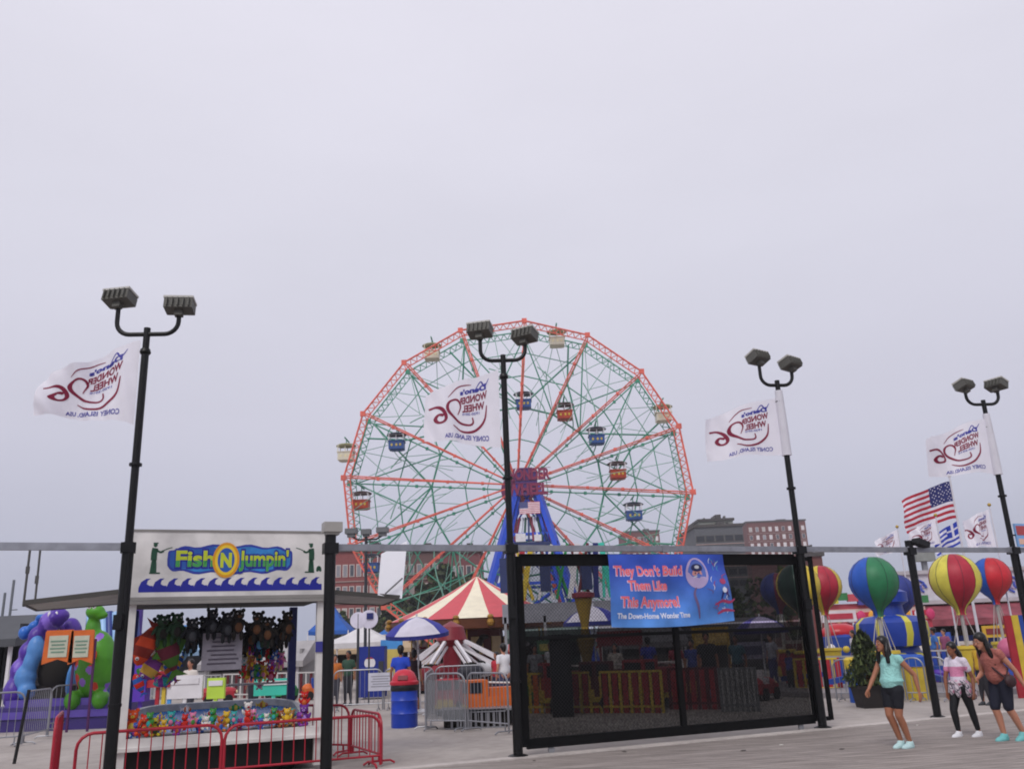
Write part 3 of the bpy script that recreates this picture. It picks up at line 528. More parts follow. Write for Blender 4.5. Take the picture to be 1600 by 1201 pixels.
# ---------------------------------------------------------------- red barricades
RB = mat('#a81c30', .4, var=.2)
def barricade(p0, p1, h, label, step=.155, group='red crowd barriers round the booth', col=RB, r=.022, rb=.009, low=.16, name='crowd_barrier', nb=None):
    p0 = Vector(p0); p1 = Vector(p1); d = p1-p0; L_ = d.length; t = thing(name, p0, label, 'barrier', group, rz=atan2(d.y, d.x))
    m = MB(); c = .2; pts = [(0, 0, .03), (0, 0, h-c)] + [(c-c*cos(a), 0, h-c+c*sin(a)) for a in (.4, .8, 1.2)] + [(c, 0, h), (L_-c, 0, h)] + [(L_-c+c*sin(a), 0, h-c+c*cos(a)) for a in (.4, .8, 1.2)] + [(L_, 0, h-c), (L_, 0, .03)]
    m.tube(pts, r, 8); m.tube([(0, 0, low), (L_, 0, low)], r*.8, 6); m.build('frame', col, t, True)
    m = MB(); n = nb or max(2, int(L_/step))
    for k in range(1, n):
        x = L_*k/n; q = min(x, L_-x); zt = h if q > c else h-c+sqrt(max(0, c*c-(c-q)**2)); m.tube([(x, 0, low), (x, 0, zt)], rb, 6, cap=False)
    m.build('bars', col, t)
    for x in (.12, L_-.12):
        m = MB(); m.tube([(x, -.25, .02), (x, -.18, .06), (x, .18, .06), (x, .25, .02)], r*.8, 6); m.tube([(x, 0, .06), (x, 0, low)], r*.8, 6); m.build('foot', col, t, True)
    return t
barricade(fp(-6.3, .4), fp(-4.42, .4), .76, 'red barrier across the left half of the booth front')
barricade(fp(-4.38, .4), fp(-2.1, .4), .74, 'red barrier across the right half of the booth front')
barricade(fp(-6.55, .0), fp(-6.6, 1.8), 1.0, 'red barrier seen end-on at the left side of the booth')
barricade(fp(-2.06, .5), fp(-2.16, 2.2), .74, 'red barrier running back along the right side of the booth')
barricade(fp(-2.18, 2.3), fp(-3.6, 4.1), .8, 'red barrier slanting away behind the right side of the booth')
# ---------------------------------------------------------------- barrel and grey barriers
t = thing('litter_barrel', gr(632, 1135), 'blue litter barrel with a red domed lid beside the open gate', 'litter bin')
m = MB(); m.lathe((0, 0, 0), [(.29, 0), (.3, .03), (.3, .28), (.315, .3), (.3, .32), (.3, .56), (.315, .58), (.3, .6), (.3, .78)], 28, 0); m.build('drum', mat('#1a3fb0', .35, var=.15, scale=4), t, True)
m = MB(); m.lathe((0, 0, 0), [(.305, .78), (.318, .8), (.31, .9), (.3, .92)], 28, 0); m.build('band', mat('#15181c', .5), t, True)
m = MB(); m.lathe((0, 0, 0), [(.32, .91), (.335, .94), (.33, .98), (.29, 1.0), (.27, 1.08), (.22, 1.17), (.14, 1.23), (.001, 1.25)], 28, 0); m.box((0, -.26, 1.06), (.22, .06, .1), mi=1, R=Matrix.Rotation(-.4, 3, 'X')); m.build('lid', [mat('#c0283c', .4), mat('#701420', .5)], t, True)
GM = mat('#93949a', .4, .5, .15)
def grey_barrier(p0, p1, label, h=1.08, mesh=False, group='grey metal crowd barriers', nb=None): 
    t = barricade(p0, p1, h, label, step=.13, group=group, col=GM, r=.02, rb=.008, low=.2, nb=nb)
    if mesh:
        L_ = (Vector(p1)-Vector(p0)).length; m = MB(); m.box((L_/2, 0, .62), (L_-.06, .008, .8)); m.build('mesh_panel', veil('#7d7f84', .55), t)
    return t
pa = gr(666, 1140); grey_barrier(pa, gr(722, 1150)+Vector((0, 1.2, 0)), 'grey barrier with a mesh panel right of the blue barrel', 1.15, True)
grey_barrier(gr(722, 1150)+Vector((.05, 1.2, 0)), gr(795, 1150)+Vector((0, .4, 0)), 'grey barrier in front of the orange fire engine ride', 1.15)
grey_barrier(gr(666, 1140)+Vector((-.02, .1, 0)), gr(660, 1140)+Vector((-.2, 4.2, 0)), 'grey barrier running back behind the blue barrel', 1.15)
for k in range(3): grey_barrier(gr(520, 1112)+Vector((k*1.5, 0, 0)), gr(520, 1112)+Vector((k*1.5+1.45, 0, 0)), ['grey barrier at the left, just behind the booth side flap', 'grey barrier with a white notice on it, left of the blue barrel', 'grey barrier directly behind the blue barrel'][k], 1.15)
p = gr(520, 1112)+Vector((1.4, -.06, .55)); t = thing('notice', p, 'white printed notice fixed to the grey barrier left of the blue barrel', 'sign'); m = MB(); m.box((0, 0, .25), (.72, .02, .5)); m.build('panel', mat('#c8c8d4', .5), t)
m = MB()
for k in range(5): m.box((0, -.012, .4-k*.07), (.56-.1*(k % 2), .004, .022))
m.build('print', mat('#84848e', .6), t)
m = MB(); m.box((0, 0, .35), (1.3, .1, .06)); m.box((0, 0, .0), (1.3, .1, .05)); [m.box((x*.13, 0, .17), (.05, .06, .34)) for x in range(-4, 5)]; m.box((0, .4, .37), (1.6, .9, .05)); m.box((0, .45, .18), (1.4, .8, .3), mi=1)
tag(m.build('ride_step', [GM, DRK], loc=gr(742, 1140)+Vector((0, .5, 0))), 'low grey railing and platform step beneath the fire engine ride', 'platform')
for a, b, lb in (((-40, 1170), (31, 1164), 'nearest grey barrier at the left edge of the picture'), ((33, 1164), (74, 1152), 'second grey barrier from the left edge, in front of the purple inflatable'), ((74, 1142), (150, 1134), 'farther grey barrier below the orange boards at the left')):
    grey_barrier(gr(*a), gr(*b), lb, 1.12)
m = MB(); m.tube([(0, 0, 0), (.12, 0, 1.25)], .03, 8); tag(m.build('stanchion', BLK, None, True, loc=gr(22, 1192)), 'thin black leaning stanchion at the left edge', 'post')
# ---------------------------------------------------------------- the big wheel
WY = 100.; WC = Vector((.16, WY, 19.09)); WR = 20.0; ROT = radians(-4.7)
wt = thing('fairground_ride', (WC.x, WY, gz(WC.x, WY)), 'giant ferris wheel with a red front rim, green rear truss and blue tower', 'ferris wheel')
wz = WC.z-gz(0, WY)
WRD = mat('#de6654', .5, var=.25, scale=1.2); WGR = mat('#3f9478', .5, var=.15, scale=.3); WLG = mat('#7fb09c', .5, var=.1, scale=.3)
def wp(r, a, y): return Vector((r*cos(a+ROT), y, wz+r*sin(a+ROT)))
NS = 16; A = [2*pi*k/NS+pi/2 for k in range(NS)]
def poly_ring(mb, r, y, t, mi=0):
    for k in range(NS): mb.tube([wp(r, A[k], y), wp(r, A[(k+1) % NS], y)], t, 5, mi, cap=False)
for nm, y, col, tt in (('front_rim', -1.8, WRD, .12), ('rear_rim', 1.9, WGR, .09)):
    m = MB(); poly_ring(m, WR, y, tt); poly_ring(m, WR-.75, y, tt*.6)
    for k in range(NS):
        a = wp(WR, A[k], y); b = wp(WR, A[(k+1) % NS], y); c = wp(WR-.75, A[k], y); d = wp(WR-.75, A[(k+1) % NS], y); q = 9
        for j in range(q):
            m.tube([a.lerp(b, j/q), c.lerp(d, (j+.5)/q)], .05, 4, cap=False); m.tube([c.lerp(d, (j+.5)/q), a.lerp(b, (j+1)/q)], .05, 4, cap=False)
        m.box(a, (.6, .25, .6))
    m.build(nm, col, wt, True)
for k in range(NS):
    m = MB(); m.tube([wp(1., A[k]+.05, -2.0), wp(WR, A[k], -1.8)], .085, 5, cap=False); m.tube([wp(1., A[k]-.05, -1.6), wp(WR-.4, A[k]-.012, -1.8)], .075, 5, cap=False)
    for j in range(1, 5): m.box(wp(WR*j/5, A[k], -1.8), (.32, .35, .32))
    m.build('spoke', WRD, wt, True)
    m = MB(); m.tube([wp(1., A[k], 2.0), wp(WR, A[k], 1.9)], .085, 5, cap=False)
    for j in range(1, 5): m.box(wp(WR*j/5, A[k], 1.95), (.34, .3, .34))
    m.build('rear_spoke', WGR, wt, True)
m = MB()
for r, t_ in ((3.6, .05), (6.2, .07), (10.2, .12), (14.2, .08), (17.2, .06)):
    poly_ring(m, r, 1.9, t_); 
for k in range(NS):   # swinging-car tracks: curved rails and cross bracing
    a0, a1, a2 = A[k], A[(k+1) % NS], A[(k+2) % NS]
    P0, P1 = wp(WR-.75, a0, 1.9), wp(10.2, a1 if k % 2 else a0+2*pi/NS, 1.9)
    m.tube([P0, P1], .1 if k % 2 else .08, 4, cap=False); m.tube([wp(WR-.75, a1, 1.9), wp(10.2, a0, 1.9)], .08, 4, cap=False)
    if k % 2 == 0: m.tube([wp(10.2, a0, 1.9), wp(14.5, a1, 1.9), wp(WR-.8, a1+.1, 1.9)], .11, 5, cap=False)
m.build('rear_truss', WGR, wt, True)
m = MB()
for k in range(NS):
    a0, a1 = A[k], A[(k+1) % NS]; am = a0+pi/NS
    for (r0, q0, r1, q1) in ((WR-.8, a0, 14.2, am), (WR-.8, a1, 14.2, am), (14.2, am, 10.2, a0), (14.2, am, 10.2, a1), (10.2, am, 6.2, a0), (10.2, am, 6.2, a1), (WR-.8, am, 14.2, a0), (WR-.8, am, 14.2, a1), (WR-.8, am, 8., a0+.15)):
        m.tube([wp(r0, q0, -1.2 if (k+int(r0)) % 2 else 1.2), wp(r1, q1, 1.2 if k % 2 else -1.2)], .04, 4, cap=False)
    for r in (6.2, 10.2, 14.2): m.tube([wp(r, a0, -1.7), wp(r, a0, 1.9)], .04, 4, cap=False)
    pts = [wp(8.6+6.6*(j/10)**.8, a0+(2*pi/NS)*1.7*j/10, .9) for j in range(11)]; m.tube(pts, .075, 5, cap=False)
m.build('cross_bracing', WLG, wt)
m = MB(); m.lathe((0, 0, wz), [(1.3, -2.3), (1.3, 2.3)], 16, R=Matrix.Rotation(pi/2, 3, 'X')); m.lathe((0, 0, wz), [(2.0, -2.), (2.0, -1.85)], 16, R=Matrix.Rotation(pi/2, 3, 'X')); m.build('hub', mat('#7a2a5a', .5), wt, True)
TWC = mat('#2450cc', .45, var=.2, scale=.4); m = MB()
for y in (-3.4, 3.2):
    for sg in (-1, 1): m.beam((1.0+sg*1.1, y*.75, wz-.3), (1.0+sg*7.6-.3, y*1.5, 0), 1.15, .5); m.beam((1.0+sg*.9, y*.75-.1, wz-1.5), (1.0+sg*5.6-.3, y*1.5-.1, .2), .25, .3)
    for q in (.26, .5, .75): w_ = 1.1+5.2*q; m.beam((1.0-w_, y*(.75+.75*q), wz*(1-q)), (1.0+w_, y*(.75+.75*q), wz*(1-q)), .3)
    for q in (.0, .26, .5): 
        w0 = 1.1+5.2*q; w1 = 1.1+5.2*(q+.25); m.beam((1-w0, y*(.75+.75*q), wz*(1-q)), (1+w1, y*(.75+.75*q), wz*(.75-q)), .2); m.beam((1+w0, y*(.75+.75*q), wz*(1-q)), (1-w1, y*(.75+.75*q), wz*(.75-q)), .2)
m.build('tower', TWC, wt)
m = MB(); m.box((1.0, -2.9, wz-.1), (2.5, .5, 2.6)); m.box((1.0, -2.9, wz+1.4), (1.5, .4, .6)); m.build('hub_box', mat('#4a2a72', .5), wt)
m = MB(); fs = lambda off: (lambda x, y: Vector((x, -3.3-off, y)))
put_text(m, 'WONDER', fs(0), -1.5, wz+.35, 1.15, 5.2, bold=.05); put_text(m, 'WHEEL', fs(0), -1.2, wz-1.35, 1.15, 4.6, bold=.05)
for z in (wz+.25, wz+1.6, wz-1.45, wz-.1): m.box((1.1, -3.24, z), (5.4, .05, .05))
m.build('lettering', mat('#7c2048', .5), wt)
m = MB(); f0 = lambda u, v: Vector((.1+2.3*u, -3.5+.05*sin(9*u), wz-3.6+1.35*v)); m.sheet(f0, 26, 13, mf=lambda u, v: (2 if (u < .42 and v > 6/13) else int(v*13) % 2)); m.build('hung_flag', [mat('#c06a74', .6), mat('#e6dce2', .6), mat('#4a4f80', .6)], wt)
m = MB()
for k in range(9): m.beam((.2+.33*k-.1, -2.6, wz-3.9), (-.2+.5*k-.3, -3.6, wz-6.6), .22, .2, mi=k % 4)
m.box((1.2, -3.4, wz-6.9), (6., .6, .35), mi=3); m.box((.1, -3.5, wz-6.2), (1.1, .5, .9), mi=4); m.box((2.0, -3.5, wz-6.3), (.8, .5, .7), mi=4)
m.build('machinery', [mat('#7a1c3c'), mat('#cfd2dc'), mat('#1d4a40'), mat('#1c2a5c'), mat('#d8d6da')], wt)
def cabin_color(c): return {'blue': (mat('#244c8c', .5), mat('#131c30', .6)), 'red': (mat('#a83818', .5), mat('#3a2018', .6)), 'white': (mat('#d8d2bc', .5), mat('#8a8a60', .6))}[c]
def cabin(x, y, c, label, dy=.0, top=None):
    Y_ = WY+dy; p = at(x, y, Y_); body, roof = cabin_color(c); t = thing('ferris_wheel_car', p-Vector((0, 0, .95)), label, 'ferris wheel car', 'cars of the big wheel')
    m = MB(); m.box((0, 0, .5), (1.75, 1.5, .95)); m.box((0, 0, .0), (1.3, 1.2, .12)); m.box((0, 0, .98), (1.95, 1.65, .08)); m.build('body', body, t)
    m = MB(); m.lathe((0, 0, 1.75), [(1.25, -.02), (1.28, .06), (1.0, .22), (.4, .34), (.001, .36)], 12, sx=.95, sy=.8); m.build('roof', roof, t, True)
    m = MB(); [m.beam((sx*.85, sy*.72, 1.0), (sx*.85, sy*.72, 1.78), .09) for sx in (-1, 0, 1) for sy in (-1, 1)]; [m.box((0, sy*.72, 1.74), (1.7, .09, .08)) for sy in (-1, 1)]; [m.box((sx*.85, 0, 1.745), (.085, 1.4, .07)) for sx in (-1, 1)]; m.build('window_frame', WHT if c != 'white' else body, t)
    m = MB()
    for q in (-.5, .05, .5): m.prism([Vector((q+.17*cos(a)*(1 if i % 2 else .5), -.76, .5+.22*sin(a)*(1 if i % 2 else .5))) for i, a in enumerate([j*pi/5 for j in range(10)])], (0, -.02, 0))
    m.build('star', YEL if c != 'white' else CRM, t); m = MB(); m.beam((0, 0, 2.1), (0, 0, 2.6), .1); m.tube([(0, -1.0, 2.6), (0, 1.6, 2.6)], .09, 6); m.build('hanger', WGR, t); return t
for a in ((620, 690, 'blue', 'blue swinging car on the left side of the big wheel, above its lone red neighbour'), (565, 782, 'red', 'red swinging car low on the far left of the big wheel'), (818, 626, 'blue', 'blue swinging car beneath the topmost spoke of the big wheel'), (882, 643, 'red', 'red swinging car upper right of the hub, between two blue cars'), (932, 681, 'blue', 'blue swinging car between the two red cars on the right side of the wheel'), (965, 735, 'red', 'red swinging car right of the hub of the big wheel'), (990, 799, 'blue', 'blue swinging car low on the right side of the big wheel'), (580, 880, 'blue', 'blue car with yellow stars just under the overhead rail, behind the white panel'), (541, 707, 'white', 'cream car on the left edge of the wheel rim'), (675, 550, 'white', 'cream car at the upper left of the wheel rim'), (870, 529, 'white', 'cream car near the top of the wheel rim'), (1036, 646, 'white', 'cream car at the upper right of the wheel rim')): cabin(*a)
# ---------------------------------------------------------------- distant buildings
BRK = mat('#6a3a34', .85, var=.12, scale=.5); BRK2 = mat('#6e5350', .85, var=.12, scale=.5); PLW = mat('#c9bdb8', .6)
def block(name, x0, x1, ytop, Y, dep, wall, label, floors, cols, fh=3.0, roofc='#4a4644', pane='#d9d4d6', cat='building', yb=None, band=False, ww=.5):
    a = at(x0, ytop, Y); b = at(x1, ytop, Y); zt = (a.z+b.z)/2; W = b.x-a.x; z0 = gz(0, Y); t = thing(name, ((a.x+b.x)/2, Y, z0), label, cat); h = zt-z0
    m = MB(); m.box((0, dep/2, h/2), (W, dep, h)); m.build('wall', wall, t); brn = random.Random(int(x0))
    for i in range(1, floors): m = MB(); m.box((0, -.05, h-1.2-fh*i+.0), (W+.1, .16, .16)); m.build('ledge', mat('#a08a84', .8), t)
    for i in range(3): m = MB(); m.box((W*brn.uniform(-.42, .42), dep*.4, h+.9), (W*.05, dep*.1, brn.uniform(.6, 1.6))); m.build('roof_vent', mat('#6e6c6a', .7), t)
    m = MB(); m.box((0, dep/2, h+.25), (W+.6, dep+.6, .5)); m.box((W*.2, dep/2, h+1.1), (W*.16, dep*.4, 1.4)); m.build('roof', mat(roofc, .8), t)
    for i in range(floors):
        for j in range(cols):
            x = -W/2+W*(j+.5)/cols; z = h-1.2-fh*(i+.5)
            if z < 1: continue
            wn = MB(); cw = W/cols*ww; wn.box((x, -.03, z), (cw+.24, .1, fh*.5+.24)); o = wn.build('window', PLW if not band else mat('#55524f', .7), t)
            wn = MB(); wn.box((x, -.1, z), (cw, .05, fh*.5)); wn.build('pane', mat(brn.choice([pane, pane, '#8f939a', '#b9b4b0', '#50545c']) if not band else pane, .2, var=.2, scale=.3), o)
    return t
block('brick_building', 1166, 1258, 814, 330, 26, BRK, 'red brick apartment block with rows of white windows, right of the dark terraces', 4, 9, 3.0, ww=.4)
block('terraced_building', 1085, 1160, 822, 175, 20, mat('#5a5c60', .8), 'dark grey terraced building left of the red brick block', 5, 5, 2.2, pane='#2c2e34', band=True, ww=.8)
block('terraced_building', 1092, 1145, 813, 182, 12, mat('#7d8078', .8), 'upper grey storey with a chimney behind the dark terraces', 2, 4, 2.0, pane='#4c5650', band=True, ww=.7)
block('brick_building', 975, 1030, 830, 330, 20, BRK, 'red brick block seen through the lower right of the big wheel', 3, 6, ww=.4)
block('brick_building', 524, 598, 860, 125, 12, mat('#8a4c4a', .85), 'red brick block at the left foot of the big wheel, right of the booth', 4, 7, pane='#8f8c92')
block('brick_building', 612, 686, 862, 140, 12, BRK2, 'brown brick block behind the raised white panel', 3, 6, pane='#8a8f96')
block('brick_building', 690, 750, 863, 130, 12, mat('#7a4a4c', .85), 'brick block left of the blue tower, above the carousel', 3, 5, pane='#a9a6ac')
block('brick_building', 1268, 1284, 868, 120, 8, BRK, 'narrow red brick block behind the right gate post', 3, 2)
# ---------------------------------------------------------------- trees
LEAF = [mat('#3d4a2a', .9, var=.35, scale=.9), mat('#566238', .9, var=.35, scale=.9), mat('#28321e', .9, var=.3, scale=.9)]
def tree(x, yt, Y, wpx, label, z0=None, seed=0, n=900, grp='trees behind the carousel', name='tree'):
    rnd = random.Random(seed); top = at(x, yt, Y); zb = gz(0, Y) if z0 is None else z0; h = top.z-zb; W = wpx*Y/F; t = thing(name, (top.x, Y, zb), label, 'tree', grp)
    m = MB(); m.tube([(0, 0, 0), (.05, 0, h*.4), (0, .1, h*.8)], [h*.03, h*.02, h*.006], 8)
    for k in range(6): a = k*1.1; m.tube([(0, 0, h*(.3+.06*k)), (W*.2*cos(a), W*.2*sin(a), h*(.5+.05*k)), (W*.36*cos(a), W*.36*sin(a), h*(.62+.05*k))], [h*.012, h*.008, h*.003], 5)
    m.build('trunk', BRN, t, True); m = MB()
    cl = [(Vector((W*.4*rnd.uniform(-1, 1), W*.4*rnd.uniform(-1, 1), h*rnd.uniform(.35, .92))), W*rnd.uniform(.07, .17)) for _ in range(20)]
    for k in range(n):
        c, r = rnd.choice(cl); d = Vector((rnd.gauss(0, 1), rnd.gauss(0, 1), rnd.gauss(0, 1))).normalized()*r*rnd.uniform(.6, 1.1); p = c+d; s = h*.028*rnd.uniform(.6, 1.4)
        R = Matrix.Rotation(rnd.uniform(0, 6), 3, 'Z') @ Matrix.Rotation(rnd.uniform(-1.2, 1.2), 3, 'X')
        m._q([p+R @ Vector(q) for q in ((-s, 0, -s*.6), (s*.2, 0, -s), (s, 0, 0), (s*.2, 0, s), (-s, 0, s*.5))], [(0, 1, 2, 3, 4)], 0 if k % 3 else (1 if k % 2 else 2))
    m.build('crown', LEAF, t); return t
for k, (x, yt, Y, w_) in enumerate(((585, 955, 112, 80), (640, 915, 114, 90), (668, 876, 120, 84), (705, 890, 114, 80), (737, 888, 118, 60), (530, 950, 112, 60))):
    tree(x, yt, Y, w_, ['dark green tree under the booth side flap', 'dark green tree left of the carousel peak', 'tallest dark green tree, behind the lower rim of the big wheel', 'dark green tree just left of the carousel peak', 'dark tree at the foot of the blue tower', 'dark green tree right beside the booth, far back'][k], seed=k, n=1100)
for k, (x, yt, Y, w_) in enumerate(((1150, 905, 60, 110), (1225, 885, 75, 80), (1130, 940, 50, 70))): tree(x, yt, Y, w_, ['dark bare-looking tree behind the right part of the gate', 'tree behind the balloons seen through the gate', 'low dark tree behind the right edge of the banner'][k], seed=20+k, n=900, grp='trees behind the gate')
p = gr(1362, 1104); t = thing('potted_shrub', p, 'bushy green conical shrub in a dark square planter behind the first woman', 'shrub')
m = MB(); m.lathe((0, 0, 0), [(.36, 0), (.44, .42), (.47, .42), (.47, .48), (.4, .48)], 4, a0=pi/4); m.build('planter', mat('#241f1e', .7), t)
m = MB(); m.tube([(0, 0, .4), (0, 0, 1.3)], [.04, .01], 6); m.build('stem', BRN, t); m = MB(); rnd = random.Random(4)
for k in range(1500):
    z = rnd.random()**1.1; r = .42*(1-z)**.55*(.45+.7*rnd.random())*(1+.2*sin(9*z)); a = rnd.uniform(0, 2*pi); q = Vector((r*cos(a), r*sin(a), .5+z*1.15)); s = .045*rnd.uniform(.5, 1.7); R = Matrix.Rotation(rnd.uniform(0, 6), 3, 'Z') @ Matrix.Rotation(rnd.uniform(-1, 1), 3, 'X')
    m._q([q+R @ Vector(v) for v in ((-s, 0, -s), (s*.4, 0, -s), (0, 0, s*1.8))], [(0, 1, 2)], k % 3)
m.build('foliage', LEAF, t)
# ---------------------------------------------------------------- carousel
p = at(745, 900, 38); cx, ez, az, cr = p.x, at(700, 966, 34.5).z, p.z, 3.75
t = thing('carousel', (cx, 38, 0), 'carousel with a red and cream striped tent roof and gilded cresting', 'carousel')
CR = mat('#c85058', .6, var=.08); CC = mat('#e8dfc6', .6, var=.08)
m = MB(); m.lathe((0, 0, 0), [(cr, ez), (cr*.66, ez+(az-ez)*.3), (cr*.33, ez+(az-ez)*.63), (.04, az)], 54, mf=lambda i, j: (j//3) % 2); m.build('canopy', [CR, CC], t)
m = MB(); m.lathe((0, 0, 0), [(cr-.02, ez-.4), (cr+.04, ez-.38), (cr+.04, ez-.03), (cr-.06, ez-.03)], 36, 0)
for k in range(18): a = k/18*2*pi; q = Vector(((cr+.05)*cos(a), (cr+.05)*sin(a), ez-.18)); m.ell(q, (.16, .16, .16), 8, 1); m.ell((q.x, q.y, ez+.03), (.13, .13, .1), 8, 1)
m.build('cresting', [mat('#5a3018', .4, .2), mat('#9c7432', .35, .5)], t, True)
m = MB(); m.lathe((0, 0, 0), [(cr*.92, .12), (cr*.92, .35)], 36); m.build('platform', mat('#4a2018'), t)
m = MB(); m.lathe((0, 0, 0), [(1.0, .35), (1.1, 1.2), (1.0, ez)], 12); [m.box((1.08*cos(k), 1.08*sin(k), 1.7), (.5, .05, .7), k+pi/2, 1) for k in [j/8*2*pi for j in range(8)]]; m.build('centre_drum', [mat('#5a1c20', .5), mat('#c8b080', .3)], t)
for k in range(10):
    a = k/10*2*pi+.2; q = (2.8*cos(a), 2.8*sin(a)); zz = .25*sin(k*2)
    h = MB(); R = Matrix.Rotation(a+pi/2, 3, 'Z'); c = Vector((q[0], q[1], 1.25+zz)); h.ell(c, (.5, .18, .22), 10, 0, R); h.ell(c+R @ Vector((.5, 0, .3)), (.14, .1, .3), 8, 0, R @ Matrix.Rotation(.5, 3, 'Y')); h.ell(c+R @ Vector((.68, 0, .52)), (.2, .09, .1), 8, 0, R)
    for sx in (-.35, .38):
        for sy in (-.1, .1): h.tube([c+R @ Vector((sx, sy, -.1)), c+R @ Vector((sx+.12, sy, -.4)), c+R @ Vector((sx-.05, sy, -.62))], [.06, .04, .03], 6, 0)
    h.box(c+R @ Vector((0, 0, .2)), (.35, .3, .1), mi=1, R=R); h.tube([c+R @ Vector((-.48, 0, .1)), c+R @ Vector((-.68, 0, -.25))], [.06, .02], 6, 2)
    o = h.build('horse', [[WHT, BRN, mat('#c8a070'), DRK][k % 4], RED, CRM], t, True); h = MB(); h.tube([(q[0], q[1], .3), (q[0], q[1], ez)], .03, 6); h.build('pole', mat('#b8963c', .3, .6), o)
# fast red-and-white arm ride in front of the carousel
t = thing('arm_ride', (at(706, 1020, 29).x, 29, 0), 'ride with slanting white arms and a maroon hub in front of the carousel', 'fairground ride')
m = MB(); m.lathe((0, 0, 0), [(.7, 0), (.6, .3), (.3, .5), (.28, 1.7), (.5, 1.9), (.4, 2.3), (.001, 2.5)], 14); m.build('hub', mat('#7a1424', .4), t, True)
for k in range(8):
    a = k/8*2*pi+.3; e = Vector((1.6*cos(a)+.2, 1.5*sin(a), .95)); h = MB(); h.beam((.2*cos(a), .2*sin(a), 2.0), e+Vector((0, 0, .25)), .09); h.beam((.2*cos(a), .2*sin(a), 1.75), e, .06); o = h.build('arm', mat('#d8d4d8', .4), t)
    h = MB(); h.ell(e, (.42, .26, .26), 10, 0, Matrix.Rotation(a+pi/2, 3, 'Z')); h.box(e+Vector((0, 0, .2)), (.3, .3, .12), a, 1); h.build('seat', [[mat('#2a2a34'), mat('#c8c8cc'), mat('#7a1424')][k % 3], DRK], o, True)
# umbrellas and tents
def umbrella(x, yt, Y, wpx, label, cols, n=8, group='blue and white cafe umbrellas', hz__=None):
    p = at(x, yt, Y); r = wpx/2*Y/F; t = thing('cafe_umbrella', (p.x, Y, 0), label, 'umbrella', group); h = p.z
    m = MB(); m.lathe((0, 0, 0), [(r, h-r*.62), (r*1.0, h-r*.5), (r*.72, h-r*.26), (r*.36, h-r*.08), (.02, h)], 24, mf=lambda i, j: cols[1][(j//3) % len(cols[1])] if i else cols[2]); m.build('canopy', cols[0], t)
    m = MB(); m.tube([(0, 0, 0), (0, 0, h+.08)], .025, 8); m.lathe((0, 0, 0), [(.25, 0), (.25, .08), (.05, .12)], 12); m.build('pole', mat('#cfcfd2', .4), t, True); return t
UC = ([mat('#34389c', .6, trans=.2), mat('#dcd8e4', .6, trans=.2), mat('#1f2878', .6), mat('#b02838', .6)], (0, 1, 0, 0, 1, 1, 0, 1), 2)
t = umbrella(656, 962, 25, 94, 'large blue and white tilted cafe umbrella in front of the carousel', UC); t.rotation_euler = (.05, -.1, .9)
t = umbrella(926, 946, 27, 92, 'blue and white cafe umbrella behind the gate, left of the banner', UC); t.rotation_euler.z = .4
t = umbrella(1186, 962, 27, 80, 'pale violet cafe umbrella behind the gate, right of the banner', ([mat('#b9aed0', .6, trans=.2), mat('#4a4296', .6, trans=.2), mat('#2c2a6a', .6)], (0, 0, 1, 0, 1, 0, 0, 1), 2))
umbrella(1215, 905, 60, 34, 'small dark violet umbrella seen through the far right of the gate', UC)
def tent(x, yt, Y, wpx, eave, label, col, leg=WHT, peak=.5):
    p = at(x, yt, Y); r = wpx/2*Y/F; e = at(x, eave, Y).z; t = thing('canopy_tent', (p.x, Y, 0), label, 'tent')
    m = MB(); m.lathe((0, 0, 0), [(r*1.3, e-.22), (r*1.3, e), (r*.6, e+(p.z-e)*.45), (.05, p.z)], 4, a0=pi/4); m.build('canopy', col, t)
    for sx in (-1, 1):
        for sy in (-1, 1): m = MB(); m.beam((sx*r*.9, sy*r*.9, 0), (sx*r*.9, sy*r*.9, e), .06); m.build('leg', leg, t)
tent(568, 976, 40, 110, 1003, 'white pyramid tent behind the grey barriers, right of the booth', mat('#e2dfe0', .6, trans=.2))
tent(520, 944, 58, 66, 985, 'bright blue tent roof behind the white tent', mat('#2a62b8', .6, trans=.2)); tent(606, 980, 60, 60, 996, 'blue tent roof peeping between white tent and umbrella', mat('#2f6fc0', .6, trans=.2))
t = thing('drinks_machine', at(580, 1048, 33)-Vector((0, 0, at(580, 1048, 33).z)), 'blue drinks machine with a round red, white and blue emblem', 'vending machine')
m = MB(); m.box((0, .35, .95), (.95, .7, 1.75)); m.box((.36, -.02, 1.05), (.18, .03, .5), mi=1); m.build('case', [mat('#1c2f86', .4), DGR], t)
m = MB(); fv = lambda o: (lambda x, y: Vector((x, -.02-o, y))); disc(m, fv(0), -.05, 1.25, .2, .2, 0, 24)
def half(mb, mi, s_): mb._q([Vector((-.05+.2*cos(a), -.026, 1.25+.2*sin(a))) for a in [(.25+.5*k/10)*1.0*pi*(1)+(0 if s_ > 0 else pi) for k in range(11)]], [tuple(range(11))], mi)
half(m, 1, 1); half(m, 2, -1); m.build('emblem', [WHT, RED, BLU], t)
t = thing('poster_stand', at(612, 1040, 35)-Vector((0, 0, at(612, 1040, 35).z)), 'yellow and blue menu board right of the drinks machine', 'sign'); m = MB(); m.box((0, 0, 1.3), (.85, .06, 1.5)); m.box((0, -.035, 1.2), (.75, .02, 1.0), mi=1); m.box((-.35, 0, .3), (.06, .06, .6)); m.box((.35, 0, .3), (.06, .06, .6)); m.build('board', [LBL, mat('#cdb860')], t)
t = thing('round_sign', (at(560, 955, 30).x, 30, 0), 'round white and blue sign on a thin dark post, right of the booth', 'sign'); z_ = at(560, 968, 30).z
